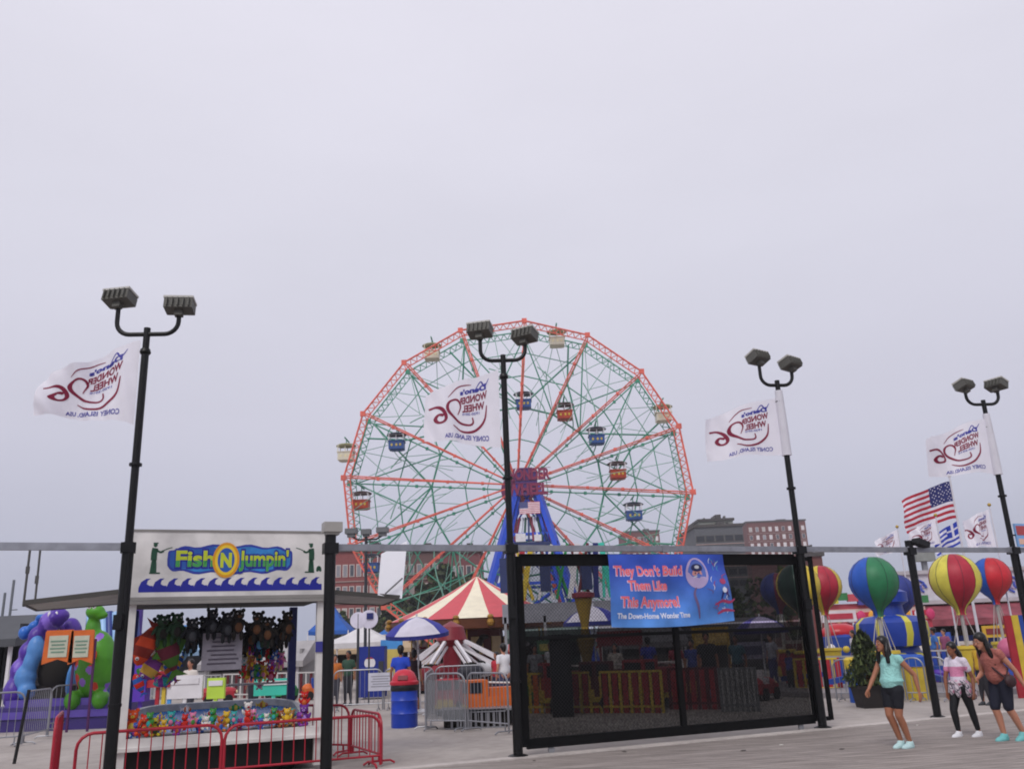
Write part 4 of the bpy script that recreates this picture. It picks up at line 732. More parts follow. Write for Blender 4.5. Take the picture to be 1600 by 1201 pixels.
m = MB(); m.tube([(0, 0, 0), (0, 0, z_+.2)], .045, 8); m.tube([(.36, 0.05, 0), (.36, 0.05, z_)], .03, 8); m.build('post', DGR, t, True)
m = MB(); m.lathe((0, 0, z_), [(.27, -.04), (.27, .04)], 20, R=Matrix.Rotation(pi/2, 3, 'X')); m.lathe((.36, 0, z_+.02), [(.3, -.03), (.3, .03)], 20, R=Matrix.Rotation(pi/2, 3, 'X')); m.box((.4, -.06, z_+.12), (.22, .03, .2), mi=1); m.build('disc', [mat('#d8d4e4', .5), NAV], t)
t = thing('lamp_post', (at(572, 860, 34).x, 34, 0), 'distant lamp post with three heads just above the rail, right of the booth', 'lamp post', 'distant lamp posts'); z_ = at(572, 838, 34).z
m = MB(); m.tube([(0, 0, 0), (0, 0, z_)], .06, 8); m.tube([(-.6, 0, z_+.05), (-.3, 0, z_-.1), (.4, 0, z_-.1), (.65, 0, z_+.05)], .04, 6); m.build('pole', DGR, t, True)
for x, s_ in ((-.58, 1), (0, .8), (.64, 1)): m = MB(); m.box((x, 0, z_+.24*s_), (.46*s_, .36, .2)); m.box((x, 0, z_+.08), (.3*s_, .22, .14)); m.build('lamp_head', mat('#6c6e70', .5, .3), t)
# fire engine kiddie ride
def fire_engine(loc, label, sc=1., rz=0., body=ORG, group='kiddie fire engines'):
    t = thing('kiddie_fire_engine', loc, label, 'ride car', group, rz=rz); t.scale = (sc,)*3
    m = MB(); m.box((0, 0, .5), (1.7, .7, .5)); m.box((-.55, 0, .95), (.6, .68, .5)); m.box((.3, 0, .86), (1.0, .6, .24)); m.build('body', body, t)
    m = MB(); m.box((0, 0, .32), (1.74, .72, .12)); m.box((-.86, 0, .45), (.06, .6, .2)); m.build('bumper', YEL, t)
    for x in (-.5, .5):
        for y in (-.36, .36): m = MB(); m.lathe((x, y, .24), [(.001, -.06), (.24, -.06), (.24, .06), (.001, .06)], 16, 0, R=Matrix.Rotation(pi/2, 3, 'X')); m.lathe((x, y, .24), [(.12, -.07), (.12, .07)], 12, 1, R=Matrix.Rotation(pi/2, 3, 'X')); m.build('wheel', [BLK, mat('#c8c8cc')], t)
    m = MB(); m.box((-.6, -.35, 1.0), (.36, .02, .28)); m.box((-.6, .35, 1.0), (.36, .02, .28)); m.box((-.86, 0, 1.0), (.02, .5, .28)); m.build('window', mat('#20242c', .2), t)
    m = MB(); [m.tube([(-.2, y, 1.12), (.9, y, 1.05)], .025, 6) for y in (-.15, .15)]; [m.tube([(x, -.15, 1.1), (x, .15, 1.1)], .018, 6) for x in (0, .2, .4, .6, .8)]; m.build('ladder', mat('#d8d4d0'), t)
fire_engine(gr(774, 1130), 'orange-red toy fire engine between grey barrier and gate post', .8, .25); fire_engine(gr(706, 1118)+Vector((0, .6, 0)), 'crimson toy fire engine with a yellow bumper behind the grey barrier', .75, 1.3, mat('#b82838'))
for k, (x, y, lb) in enumerate(((905, 1118, 'red toy fire engine with yellow posts behind the left half of the gate'), (975, 1116, 'dark red toy fire engine behind the middle of the gate'), (1040, 1112, 'bright red toy fire engine beside the middle gate post'))): fire_engine(gr(x, y)+Vector((0, 1.5, 0)), lb, 1., .2+.3*k, [RED, MAR, RED][k])
def ride_fence(x0, x1, yb, label, c1, c2, h=.95, n=12, dy=1.):
    a = gr(x0, yb)+Vector((0, dy, 0)); b = gr(x1, yb)+Vector((0, dy, 0)); d = b-a; t = thing('ride_fence', a, label, 'fence', 'painted ride fences', rz=atan2(d.y, d.x)); L_ = d.length
    m = MB(); m.beam((0, 0, h), (L_, 0, h), .05); m.beam((0, 0, .15), (L_, 0, .15), .05); m.build('rail', c1, t)
    m = MB(); [m.box((L_*k/n, 0, h/2), (.13 if k % 2 else .07, .03, h+.05), mi=k % 2) for k in range(n+1)]; m.build('pickets', [c1, c2], t)
ride_fence(812, 868, 1118, 'yellow picket ride fence beside the dark cabinet', YEL, ORG, n=6); ride_fence(898, 1048, 1118, 'yellow and red picket ride fence behind the left gate leaf', YEL, RED, n=18)
ride_fence(1060, 1140, 1112, 'maroon picket ride fence behind the right gate leaf', MAR, RED, n=10); ride_fence(1145, 1205, 1116, 'grey picket ride fence behind the right gate leaf', GRY, LGR, n=14)
m = MB(); m.box((0, 0, .9), (.5, .5, 1.8)); m.box((0, -.26, 1.1), (.4, .02, 1.0), mi=1); m.box((0, 0, 1.84), (.56, .56, .08)); tag(m.build('control_cabinet', [mat('#0e0f12'), mat('#15171c')], loc=gr(880, 1118)), 'tall black control cabinet behind the left half of the gate', 'cabinet')
p = gr(931, 1112)+Vector((0, 2, 0)); m = MB(); zt = at(922, 925, p.y).z; m.lathe((0, 0, 0), [(.16, 0), (.13, .6), (.1, 1.1), (.26, 1.75), (.14, 1.8), (.1, zt-.9), (.25, zt-.15), (.32, zt-.12), (.32, zt), (.001, zt+.05)], 14, mf=lambda i, j: 1 if i in (6, 7, 8) else 0); tag(m.build('ride_column', [mat('#80691a', .6), mat('#7a2a38', .6)], None, True, loc=p), 'yellow double-cone ride column with a red cap behind the gate', 'column')
# colourful ride frame behind the gate, upper left
p = at(870, 930, 34); t = thing('swing_tower', (p.x, 34, 0), 'tall ride frame with slanting coloured legs behind the upper left of the gate', 'fairground ride'); zt = at(870, 862, 34).z
for k, (xa, xb, c) in enumerate(((-1.6, -1.2, RED), (-1.3, -.9, YEL), (-.7, -.1, WHT), (0., .5, GRN), (.5, .9, WHT), (.8, 1.3, MAR), (1.5, 1.6, NAV), (2.1, 1.8, TEA))):
    m = MB(); m.beam((xa, 0, at(870, 935, 34).z), (xb, 0, zt+.3), .2, .1); m.beam((xb, 0, at(870, 935, 34).z), (xa-.2, .2, zt+.3), .1, .1); m.build('leg', c, t)

for x in (-1.9, -.4, 1.15): m = MB(); m.box((x, 0, at(870, 895, 34).z), (.4, .3, 1.3), .2*x); m.build('panel', mat('#2a3560'), t)
m = MB(); m.box((.2, .2, at(870, 955, 34).z), (4.6, .3, .7)); m.build('lattice', mat('#8b8c94'), t); m = MB(); [m.beam((x, .1, 0), (x, .1, at(870, 960, 34).z), .1) for x in (-2, -.5, 1, 2.3)]; m.build('post', GRY, t)
m = MB(); m.box((0, 0, 0), (1.6, .1, .5)); m.box((-.7, .02, -1.2), (.08, .08, 2.2)); m.box((.7, .02, -1.2), (.08, .08, 2.2)); tag(m.build('stall_sign', mat('#7a1a28'), loc=at(968, 996, 32)), 'maroon stall board under the banner, seen through the gate', 'sign')
m = MB(); m.box((0, 0, 0), (1.3, .1, .62)); m.box((0, -.06, 0), (1.1, .02, .45), mi=1); m.box((-.6, .02, -1.2), (.08, .08, 2.2)); m.box((.6, .02, -1.2), (.08, .08, 2.2)); tag(m.build('stall_sign', [mat('#b8962c'), mat('#c8a85c')], loc=at(1110, 993, 32)), 'mustard yellow stall board below the right end of the banner', 'sign')
# stalls closing the view behind the gate
def stall(x0, x1, yt, Y, label, wall, roof, h_open=1.0, dep=3., name='stall', post=WHT):
    a = at(x0, yt, Y); b = at(x1, yt, Y); zt = (a.z+b.z)/2; W = b.x-a.x; t = thing(name, ((a.x+b.x)/2, Y, gz(0, Y)), label, 'stall', 'fairground stalls'); zt -= gz(0, Y)
    m = MB(); m.box((0, dep, zt/2), (W, .1, zt)); m.box((-W/2, dep/2, zt/2), (.1, dep, zt)); m.box((W/2, dep/2, zt/2), (.1, dep, zt)); m.box((0, .1, .5), (W, .1, 1.0)); m.build('wall', wall, t)
    m = MB(); m.prism([Vector((-W/2-.3, -.8, zt-.5)), Vector((-W/2-.3, dep*.5, zt+.35)), Vector((-W/2-.3, dep+.3, zt-.1)), Vector((-W/2-.3, dep+.3, zt-.25)), Vector((-W/2-.3, -.8, zt-.75))], (W+.6, 0, 0)); m.build('roof', roof, t)
    for k in range(max(2, int(W/2.2))+1): m = MB(); m.beam((-W/2+W*k/max(2, int(W/2.2)), -.5, 0), (-W/2+W*k/max(2, int(W/2.2)), -.5, zt-.6), .1); m.build('post', post, t)
    return t
stall(800, 905, 978, 44, 'dim green stall behind the left end of the gate', mat('#2a4038'), mat('#3a4a44')); stall(950, 1060, 985, 42, 'grey stall behind the middle of the gate', mat('#6a6460'), mat('#6e6c70')); stall(1065, 1200, 975, 46, 'dark stall behind the right half of the gate', mat('#3a3638'), mat('#403c40')); stall(505, 640, 1000, 56, 'tan food stall behind the white tent', mat('#9a7a58'), mat('#b09878'))
stall(190, 330, 1000, 44, 'white and teal stall seen through the booth opening', mat('#a8a6a8'), mat('#7f9cb8')); stall(330, 470, 1015, 40, 'grey stall seen through the right of the booth opening', mat('#8f8c8c'), mat('#a09c9c'))
ride_fence(215, 330, 1094, 'grey picket ride fence seen through the booth, left of the rules board', LGR, GRY, n=16); ride_fence(335, 500, 1092, 'maroon and white picket ride fence seen through the booth opening', mat('#c9c5c2'), MAR, n=22)
for x, y, c, sz, lb in ((262, 1000, YEL, (.8, .1, .3), 'blue and yellow board in the far stall, seen through the booth'), (428, 1072, TEA, (.9, .1, .36), 'teal board on the far ride fence, seen through the booth'), (338, 1074, mat('#b8d84a'), (.4, .1, .45), 'lime green board on the far ride fence'), (290, 1072, WHT, (.8, .1, .5), 'white board on the far ride fence'), (222, 1062, PUR, (.3, .3, .9), 'violet ride post seen through the left of the booth'), (248, 1060, RED, (.6, .2, .35), 'red ride board seen through the left of the booth'), (272, 985, LBL, (.9, .1, .25), 'pale blue awning edge seen between the hanging prizes')):
    q = at(x, y, 21); m = MB(); m.box((0, 0, q.z), sz); m.box((0, 0, q.z/2-sz[2]/4), (.08, .06, q.z-sz[2]/2)); m.box((0, -.06, q.z+sz[2]*.25), (sz[0]*.8, .03, sz[2]*.25), mi=1); tag(m.build('ride_board', [c, BLU if c == YEL else WHT], loc=(q.x, q.y, 0)), lb, 'board')
# ---------------------------------------------------------------- left: inflatable creatures
def soft(mb, vox=.04, it=4):   # union the closed lumps of a builder into one continuous skin
    me = bpy.data.meshes.new('t'); me.from_pydata(mb.v, [], mb.f); o = bpy.data.objects.new('t', me); COL.objects.link(o)
    r = o.modifiers.new('r', 'REMESH'); r.mode = 'VOXEL'; r.voxel_size = vox; r.use_smooth_shade = True
    s = o.modifiers.new('s', 'SMOOTH'); s.iterations = it; s.factor = .5
    dg = bpy.context.evaluated_depsgraph_get(); dg.update(); me2 = bpy.data.meshes.new_from_object(o.evaluated_get(dg)); bpy.data.objects.remove(o); bpy.data.meshes.remove(me); return me2
def soft_build(mb, name, ms, parent, vox=.04, it=4, loc=None, paint=None):
    me = soft(mb, vox, it); me.name = name
    for q in (ms if isinstance(ms, list) else [ms]): me.materials.append(q)
    me.polygons.foreach_set('use_smooth', [True]*len(me.polygons))
    if paint:
        for f in me.polygons: f.material_index = paint(f.center)
    o = bpy.data.objects.new(name, me); COL.objects.link(o)
    if parent: o.parent = parent
    if loc is not None: o.location = loc
    return o
GL = dict(rough=.3, var=.15)
PUI = mat('#4f2f98', .4, var=.25, scale=2); BLI = mat('#5288c8', .4, var=.25, scale=2); GRI = mat('#48901c', .4, var=.3, scale=2); DBI = mat('#1b1748', .4)
pc = at(68, 1030, 25); t = thing('inflatable_ride', (pc.x, 25, 0), 'purple and light blue inflatable creature arched over a dark entrance at the left', 'inflatable')
m = MB(); sp_ = [((-.62, 0, .95), .3), ((-.6, 0, 1.3), .27), ((-.42, 0, 1.7), .26), ((-.22, 0, 2.05), .24), ((.05, 0, 2.35), .26), ((.32, -.1, 2.45), .2)]
for (c, r) in sp_: m.ell(c, (r, .32, r*1.05), 16)
m.ell((.5, -.1, 2.5), (.16, .2, .14)); m.ell((-.62, -.05, .8), (.34, .4, .4), 14); m.ell((.2, -.1, 2.72), (.07, .07, .16)); m.ell((.42, -.1, 2.7), (.06, .06, .14)); m.ell((.75, .4, .7), (.16, .3, .7)); m.ell((.4, .5, 2.0), (.35, .3, .5))
soft_build(m, 'body', [PUI, mat('#7a5cc0', .4)], t, .05, 6, paint=lambda c: 1 if (sin(c.x*5+c.z*3) > .75) else 0)
m = MB(); m.ell((-.3, -.25, 1.15), (.3, .24, .3), 12); m.ell((-.12, -.22, 1.75), (.24, .2, .34), 12); m.ell((-.2, -.28, .85), (.25, .22, .22), 12); m.ell((-.2, -.25, 1.45), (.2, .2, .3), 12); soft_build(m, 'belly', BLI, t, .04); t.scale = (.98, 1.1, 1.18)
m = MB(); m.ell((.85, 0, 1.0), (.12, .2, .4), 12); m.build('flank', BLI, t, True)
m = MB(); m.ell((-.75, .2, 2.15), (.17, .17, .17)); m.ell((-.5, .2, 2.3), (.16, .14, .12)); m.ell((-.3, .2, 2.5), (.2, .12, .08)); soft_build(m, 'crest', mat('#2a6ac0', .3), t, .04)
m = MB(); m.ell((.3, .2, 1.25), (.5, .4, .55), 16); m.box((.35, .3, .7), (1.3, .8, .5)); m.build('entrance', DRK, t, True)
m = MB(); [m.ell((.3+s*.1, -.3, 2.53), (.05, .03, .07), 8) for s in (-1, 1)]; m.build('eye', WHT, t, True)
pc = at(148, 1030, 24.6); t = thing('inflatable_ride', (pc.x, 24.6, 0), 'green spotted inflatable dinosaur left of the booth', 'inflatable')
m = MB(); m.ell((.05, 0, 1.35), (.52, .4, .75), 18); m.ell((-.12, 0, 2.05), (.2, .2, .42), 14); m.ell((-.05, -.1, 2.5), (.26, .2, .16), 12); m.ell((.1, -.1, 2.42), (.2, .14, .1), 10); m.ell((-.35, -.2, .6), (.22, .25, .22)); m.ell((.35, -.2, .6), (.22, .25, .22)); m.ell((-.4, -.3, 1.6), (.22, .1, .1))
spots = [Vector((random.uniform(-.4, .5), -.35, random.uniform(.8, 2.0))) for _ in range(11)]
soft_build(m, 'body', [GRI, mat('#8a60c0', .3), mat('#c43a24', .3)], t, .035, 4, paint=lambda c: next((1+(i % 2) for i, s in enumerate(spots) if (Vector((c.x, 0, c.z))-Vector((s.x, 0, s.z))).length < .09 and c.y < 0), 0))
m = MB(); m.ell((-.15, -.36, 1.7), (.32, .12, .12)); m.ell((.1, -.38, 1.55), (.14, .1, .16)); m.ell((-.1, -.4, 1.56), (.06, .06, .1)); soft_build(m, 'arms', mat('#e0502a', .3), t, .03)
m = MB(); [m.ell((-.14+s*.12, -.24, 2.62), (.06, .05, .08), 8, 0) for s in (0, 1)]; [m.ell((-.14+s*.12, -.285, 2.62), (.025, .02, .035), 6, 1) for s in (0, 1)]; m.build('eye', [WHT, BLK], t, True); t.scale = (1.05, 1.1, 1.2)
t = thing('inflatable_slide', (at(166, 1000, 27.5).x, 27.5, 0), 'light blue and navy striped inflatable slide behind the green dinosaur', 'inflatable')
m = MB(); [m.tube([(-.7+k*.18, .4, 2.9-.02*k), (-.3+k*.18, -.2, 1.7), (-.1+k*.18, -.6, .4)], .12, 10, k % 2) for k in range(8)]; m.build('slide', [mat('#9cc4ec', .35), mat('#2a3c80', .35)], t, True); m = MB(); [m.tube([(x, .5, 0), (x, .5, 3.0)], .15, 10) for x in (-.7, .6)]; m.build('tower', mat('#503a90', .4), t, True); t.scale = (1.1, 1.1, 1.1)
for x, w_, lb in ((91, .62, 'left orange board with a pale panel, in front of the purple inflatable'), (127, .5, 'right orange board with a pale panel, beside the green dinosaur')):
    q = at(x, 1010, 23.4); w_ *= 1.28; m = MB(); z = q.z; hw = w_/2
    m.prism([Vector(p) for p in ((-hw, 0, -.42), (0, 0, -.3), (hw, 0, -.42), (hw*.92, 0, .38), (hw*.85, 0, .43), (-hw*.85, 0, .43), (-hw*.92, 0, .38))], (0, .06, 0)); m.box((0, -.01, .02), (w_*.62, .02, .54), mi=1)
    for k in range(4): m.box((0, -.025, .15-k*.09), (w_*(.5-.08*(k % 2)), .01, .035), mi=2)
    m.box((hw, .08, -z/2+.1), (.05, .05, z+.2), mi=3); tag(m.build('ride_board', [ORG, mat('#b9bba8', .5), mat('#6c8a78', .5), mat('#4a1c50')], loc=q), lb, 'board')
m = MB(); m.box((0, 0, .3), (4., 1.8, .6)); m.box((0, -.92, .4), (4., .06, .18), mi=1); m.box((.3, -.1, .68), (3.2, 1.5, .2), mi=1); tag(m.build('inflatable_podium', [mat('#3a2c70', .4), mat('#5a48a0', .4)], loc=(at(105, 1080, 25).x, 25.2, 0)), 'violet padded base under the inflatable creatures', 'platform')
ride_fence(76, 172, 1132, 'violet and white low ride fence in front of the inflatables', mat('#4a3a90'), mat('#b9b4d0'), n=9, h=.7)
for k, x in enumerate((58, 84)): q = gr(x, 1138)+Vector((0, 1.5, 0)); m = MB(); m.prism([Vector(p) for p in ((-.3, 0, 0), (-.22, 0, 1.0), (.22, 0, 1.0), (.3, 0, 0), (.2, 0, 0), (.1, 0, .7), (-.1, 0, .7), (-.2, 0, 0))], (0, .08, 0)); tag(m.build('white_gate_panel', mat('#cfcdd0', .5), loc=q), ['left white gate panel in front of the purple inflatable', 'right white gate panel in front of the purple inflatable'][k], 'gate')
stall(-60, 34, 975, 30, 'dark grey ride facade at the left edge of the picture', mat('#26262c'), mat('#4a4c50')); stall(-80, 200, 1002, 62, 'long low grey stall row far behind the inflatables', mat('#4a4a50'), mat('#6a6c74'))
for x, yt, lb in ((8, 925, 'thin pale mast at the left edge, beside the dark facade'), (22, 905, 'second thin mast at the left edge, leaning against the sky')):
    q = at(x, yt, 32); m = MB(); m.tube([(0, 0, 0), (0, 0, q.z)], .045, 6); [m.tube([(0, 0, q.z*.6+k*.4), (.25, 0, q.z*.6+k*.4)], .02, 5) for k in range(3)]; tag(m.build('mast', mat('#70757a'), None, True, loc=(q.x, 32, 0)), lb, 'mast')
# ---------------------------------------------------------------- right: balloon ride
def balloon(x, yc, wpx, Y, c1, c2, label, bc1, bc2, gores=8, rot=0., basket=True):
    p = at(x, yc, Y); r = wpx/2*Y/F; t = thing('balloon_gondola', (p.x, Y, 0), label, 'balloon ride car', 'balloon ride cars', rz=rot); z = p.z; ng = gores*4
    prof = [(.001, z+r)] + [(r*sin(a), z+r*cos(a)) for a in (.25, .5, .8, 1.1, 1.4, 1.7, 1.95, 2.2, 2.4)] + [(r*.5, z-r*.92), (r*.33, z-r*1.06), (r*.22, z-r*1.2), (r*.17, z-r*1.36), (r*.2, z-r*1.44)]
    m = MB(); m.lathe((0, 0, 0), list(reversed(prof)), ng, mf=lambda i, j: (j//4) % 2); m.build('envelope', [c1, c2], t, True)
    m = MB()
    for g_ in range(gores*2 if ng >= 16 else 8):
        a = 2*pi*(g_*ng/(gores*2))/ng; m.tube([(q*1.004*cos(a), q*1.004*sin(a), h_) for q, h_ in prof[1:]], .007, 3, cap=False)
    m.build('seams', mat('#3a3440', .7), t)
    zb = 1.12; m = MB(); m.tube([(0, 0, zb-.9), (0, 0, z-r*1.45)], .05, 8)
    for k in range(4): a = k*pi/2+.8; m.tube([(.34*cos(a), .34*sin(a), zb), (.1*cos(a), .1*sin(a), z-r*1.48)], .014, 5)
    m.build('suspension', mat('#a8a4a0'), t, True)
    if basket:
        m = MB(); m.lathe((0, 0, 0), [(.2, .15), (.3, .25), (.34, .6), (.36, zb-.08)], 16, mf=lambda i, j: (j//2) % 2 if i == 1 else 0, a0=.2); m.lathe((0, 0, 0), [(.35, zb-.1), (.4, zb-.05), (.39, zb+.03), (.33, zb)], 16, 2); m.lathe((0, 0, 0), [(.2, .0), (.3, .12)], 12, 2); m.build('basket', [bc1, bc2, YEL], t, True)
    return t
Yb = mat('#d8cc7c', .5); Yc = mat('#d4c850', .5, var=.2); RDb = mat('#aa2438', .5, var=.2); BLb = mat('#2054b0', .5, var=.2); GRb = mat('#28764c', .5, var=.2); DGb = mat('#14382a', .3); NVb = mat('#26347e', .5, var=.2); RD2 = mat('#c02430', .5, var=.2); MRb = mat('#7a1c3c', .35)
for a in ((1365, 907, 73, 24.0, BLb, GRb, 'large blue and green balloon car above the shrub', BLb, YEL, 4, -.62), (1401, 926, 56, 30.5, NVb, BLb, 'dark blue balloon car half hidden behind the blue and green one', BLb, YEL, 6, .3), (1492, 903, 74, 26., Yc, RDb, 'red and yellow balloon car above the girl in pink', YEL, BLb, 6, -1.2), (1549, 900, 57, 30., BLb, RD2, 'blue and red balloon car at the right, above the woman in coral', YEL, RED, 4, -.75), (1247, 914, 66, 28.5, DGb, YEL, 'dark green and yellow balloon car seen through the right end of the gate', RED, YEL, 5, .8), (1214, 920, 50, 32., NVb, MRb, 'violet blue and maroon balloon car behind the gate', RED, YEL, 5, .5), (1283, 914, 60, 31., RDb, YEL, 'red and yellow balloon car showing right of the gate post', YEL, RED, 6, .1)): balloon(*a)
cx = at(1392, 980, 27.5).x; t = thing('balloon_ride', (cx, 27.5, 0), 'blue and yellow padded centre of the balloon ride, behind the first woman', 'fairground ride'); zz = lambda y: at(1392, y, 27.5).z
m = MB(); m.lathe((0, 0, 0), [(1.0, 0), (1.0, .9), (.75, 1.0), (.7, zz(1010)), (.95, zz(1008)), (1.08, zz(990)), (1.05, zz(972)), (.85, zz(963)), (.45, zz(960)), (.42, zz(945)), (.6, zz(940)), (.6, zz(925)), (.2, zz(915))], 32, mf=lambda i, j: (1 if j % 4 == 0 and 3 <= i <= 7 else (0 if i > 1 else (j//2) % 2))); m.build('centre', [mat('#22409c', .35), mat('#cfc648', .4)], t, True)
for k in range(7):
    a = k/7*2*pi+.2; m = MB(); m.beam((.9*cos(a), .9*sin(a), .55), (3.4*cos(a), 3.2*sin(a), .35), .12, .14); m.build('arm', BLU, t)
m = MB(); m.lathe((0, 0, 0), [(4.4, 0), (4.4, .14), (4.3, .16)], 40); m.build('platform', mat('#8b8688'), t)
for x, yb, c1, c2, lb in ((1345, 1096, BLb, YEL, 'blue drum with a yellow top left of the shrub'), (1437, 1092, YEL, BLb, 'yellow and blue drum left of the leaning black post'), (1417, 1090, YEL, BLb, 'yellow drum behind the first woman')):
    q = gr(x, yb); m = MB(); m.lathe((0, 0, 0), [(.24, 0), (.24, .75), (.27, .78), (.27, 1.0), (.2, 1.06)], 16, mf=lambda i, j: 1 if i > 1 else 0); tag(m.build('drum', [c1, c2], None, True, loc=q), lb, 'drum')
ride_fence(1296, 1420, 1078, 'pale railing with blue pickets behind the shrub', LGR, BLU, n=18, dy=.5); ride_fence(1440, 1600, 1064, 'pale railing with blue panels behind the girl', mat('#b9b7bc'), mat('#2a4aa8'), n=20, dy=.5); ride_fence(1255, 1325, 1084, 'yellow and red picket railing right of the gate', YEL, RED, n=9, dy=.5)
for k in range(5): grey_barrier(gr(1300+k*36, 1093)+Vector((0, -.4, 0)), gr(1336+k*36, 1093)+Vector((-.06, -.4, 0)), ['grey barrier just right of the gate end', 'grey barrier left of the shrub', 'grey barrier behind the shrub', 'grey barrier behind the first woman', 'grey barrier beside the leaning black post'][k], 1.0)
# pavilion
a = at(1405, 898, 48); b = at(1720, 880, 48); W = b.x-a.x; t = thing('pavilion', (a.x, 48, 0), 'white fascia pavilion with blue scrolls and a pink-red awning behind the balloons', 'building'); zt = a.z; z1 = at(1500, 940, 48).z; z2 = at(1500, 972, 46).z
m = MB(); m.box((W/2, 4, zt/2), (W, .3, zt)); m.box((0, 2, zt/2), (.3, 4, zt)); m.box((W/2, 0, (zt+z1)/2), (W, .3, zt-z1)); m.build('wall', mat('#c8c4cc', .6), t)
m = MB(); m.box((W/2, 1.9, zt+.1), (W+.5, 4.4, .2)); m.box((W/2, -.2, z1+.05), (W+.3, .5, .2)); m.build('roof', mat('#b3aeb2', .6), t)
m = MB(); m.prism([Vector((-.2, -.2, z1-.1)), Vector((-.2, -2.0, z2+.2)), Vector((-.2, -2.0, z2-.12)), Vector((-.2, -.2, z1-.3))], (W+.4, 0, 0)); m.build('awning', mat('#8a444e', .7, var=.4, scale=1.5), t)
m = MB()
for k in range(9):
    for u in range(3): m.tube([Vector((.9+k*1.25+.33*cos(q/8*2*pi)*(1 if u < 1 else .5)+(.2*(u-1) if u else 0), -.2, (zt+z1)/2+.05+.4*sin(q/8*2*pi)*(1 if u < 1 else .5))) for q in range(7)], .06, 5, (k+u) % 2)
m.build('scrolls', [mat('#4a5cb8'), mat('#b8a4c4')], t)
m = MB(); [m.box((x*W, 3.4, 1.8), (W*.16, .2, 2.6), mi=i % 3) for i, x in enumerate((.1, .28, .46, .64, .82))]; m.box((W/2, 1.0, .6), (W, .3, 1.2), mi=3); m.build('counter', [mat('#8a6c1c'), mat('#2a2024'), mat('#5a3c28'), mat('#2c48a0')], t)
for k in range(7): m = MB(); m.beam((.3+k*W/6.2, -1.9, 0), (.3+k*W/6.2, -1.9, z2), .14); m.build('post', mat('#a8a4a8') if k != 2 else WHT, t)
a = at(1292, 944, 44); b = at(1440, 944, 44); W = b.x-a.x; t = thing('ride_pavilion', (a.x, 44, 0), 'low ride building with pink, white and red bands between the gate and the balloon ride', 'building'); h0 = a.z; h1 = at(1300, 985, 44).z
m = MB(); m.box((W/2, 2, h0/2), (W, .2, h0)); m.box((0, 1, h0/2), (.2, 2, h0)); m.build('wall', mat('#8a4a44', .6), t)
for i, (c, q0, q1) in enumerate((('#b8505c', 0, .2), ('#d4bcb0', .2, .34), ('#c23a4c', .34, .55), ('#d8c49c', .55, .68), ('#b03848', .68, 1))): m = MB(); m.box((W/2, -.1*i*.6, h0-(h0-h1)*(q0+q1)/2), (W+.1*i, .3, (h0-h1)*(q1-q0))); m.build('band', mat(c, .6), t)
m = MB()
for k in range(9): m.ell((.3+k*W/8.3, -.5, h0-(h0-h1)*.5), (.22, .1, .28), 10, k % 3)
m.build('ornament', [mat('#e0a03a'), mat('#d8d0e0'), mat('#c83a6a')], t, True)
m = MB(); 
for k in range(10): m.box((.2+k*W/9.5, -.3, h0+.2+.15*sin(k*1.3)), (.5, .2, .35), .0, k % 4)
m.build('finials', [mat('#c8c040'), mat('#3a7a48'), mat('#c0505c'), mat('#4a4a9a')], t)
m = MB(); [m.box((W*.1+k*W*.2, 0, h1/2), (.2, .2, h1), mi=k % 2) for k in range(5)]; m.build('post', [mat('#c8b04a'), mat('#a83a4a')], t)
q = at(1312, 988, 36); t = thing('ride_car', (q.x, 36, 0), 'round red ride car on a blue base, right of the gate', 'ride car'); m = MB(); m.ell((0, 0, q.z), (.75, .6, .38), 18); m.build('hood', mat('#b8202c', .3), t, True); m = MB(); m.lathe((0, 0, 0), [(.5, 0), (.6, q.z*.4), (.75, q.z-.15), (.5, q.z)], 16); m.build('base', BLU, t, True)
for k in range(3): m = MB(); m.ell((-.6+.55*k, -.55, q.z-.55-.05*k), (.16, .2, .16)); m.build('headlamp', YEL if k % 2 else WHT, t, True)
q = at(1342, 995, 38); t = thing('ride_car', (q.x, 38, 0), 'small crimson ride car beside the round red one', 'ride car'); m = MB(); m.ell((0, 0, q.z), (.45, .5, .5), 16); m.box((0, .1, q.z-.5), (.8, .9, .5)); m.build('hood', mat('#8a1c30', .3), t, True); m = MB(); m.lathe((0, 0, 0), [(.5, 0), (.5, q.z-.6), (.3, q.z-.5)], 14); m.build('base', YEL, t, True)
q = at(1590, 1010, 22); m = MB()
for k, c in enumerate((0, 1, 2, 0)): m.box((-.28+k*.17, 0, at(1590, 960, 22).z/2), (.165, .08, at(1590, 960, 22).z), mi=c)
tag(m.build('striped_board', [RED, YEL, BLU], loc=(at(1594, 1010, 22).x+.1, 22, 0)), 'tall red, yellow and blue striped board at the right edge', 'board')
q = at(1580, 1012, 25); m = MB(); m.ell((0, 0, q.z), (.36, .3, .3), 14, 0); m.lathe((0, 0, 0), [(.3, 0), (.28, q.z-.25)], 12, 1); tag(m.build('ride_stool', [mat('#c8688a', .4), mat('#3a58b0')], None, True, loc=(q.x, 25, 0)), 'pink topped drum beside the striped board', 'drum')
q = fp(11.8, -.08, 3.55)+FX*.32; m = MB(); m.box((0, 0, 0), (.4, .04, .5)); m.box((0, -.022, .1), (.34, .01, .2), mi=1); m.box((0, -.022, -.14), (.3, .01, .12), mi=2); m.box((-.25, .01, 0), (.14, .03, .03), mi=3); tag(m.build('small_sign', [mat('#7fa8d8', .5), mat('#b04a50'), mat('#dcb4a0'), BLK], loc=q, rz=FA), 'small blue and red sign fixed to the rightmost lamp post', 'sign')
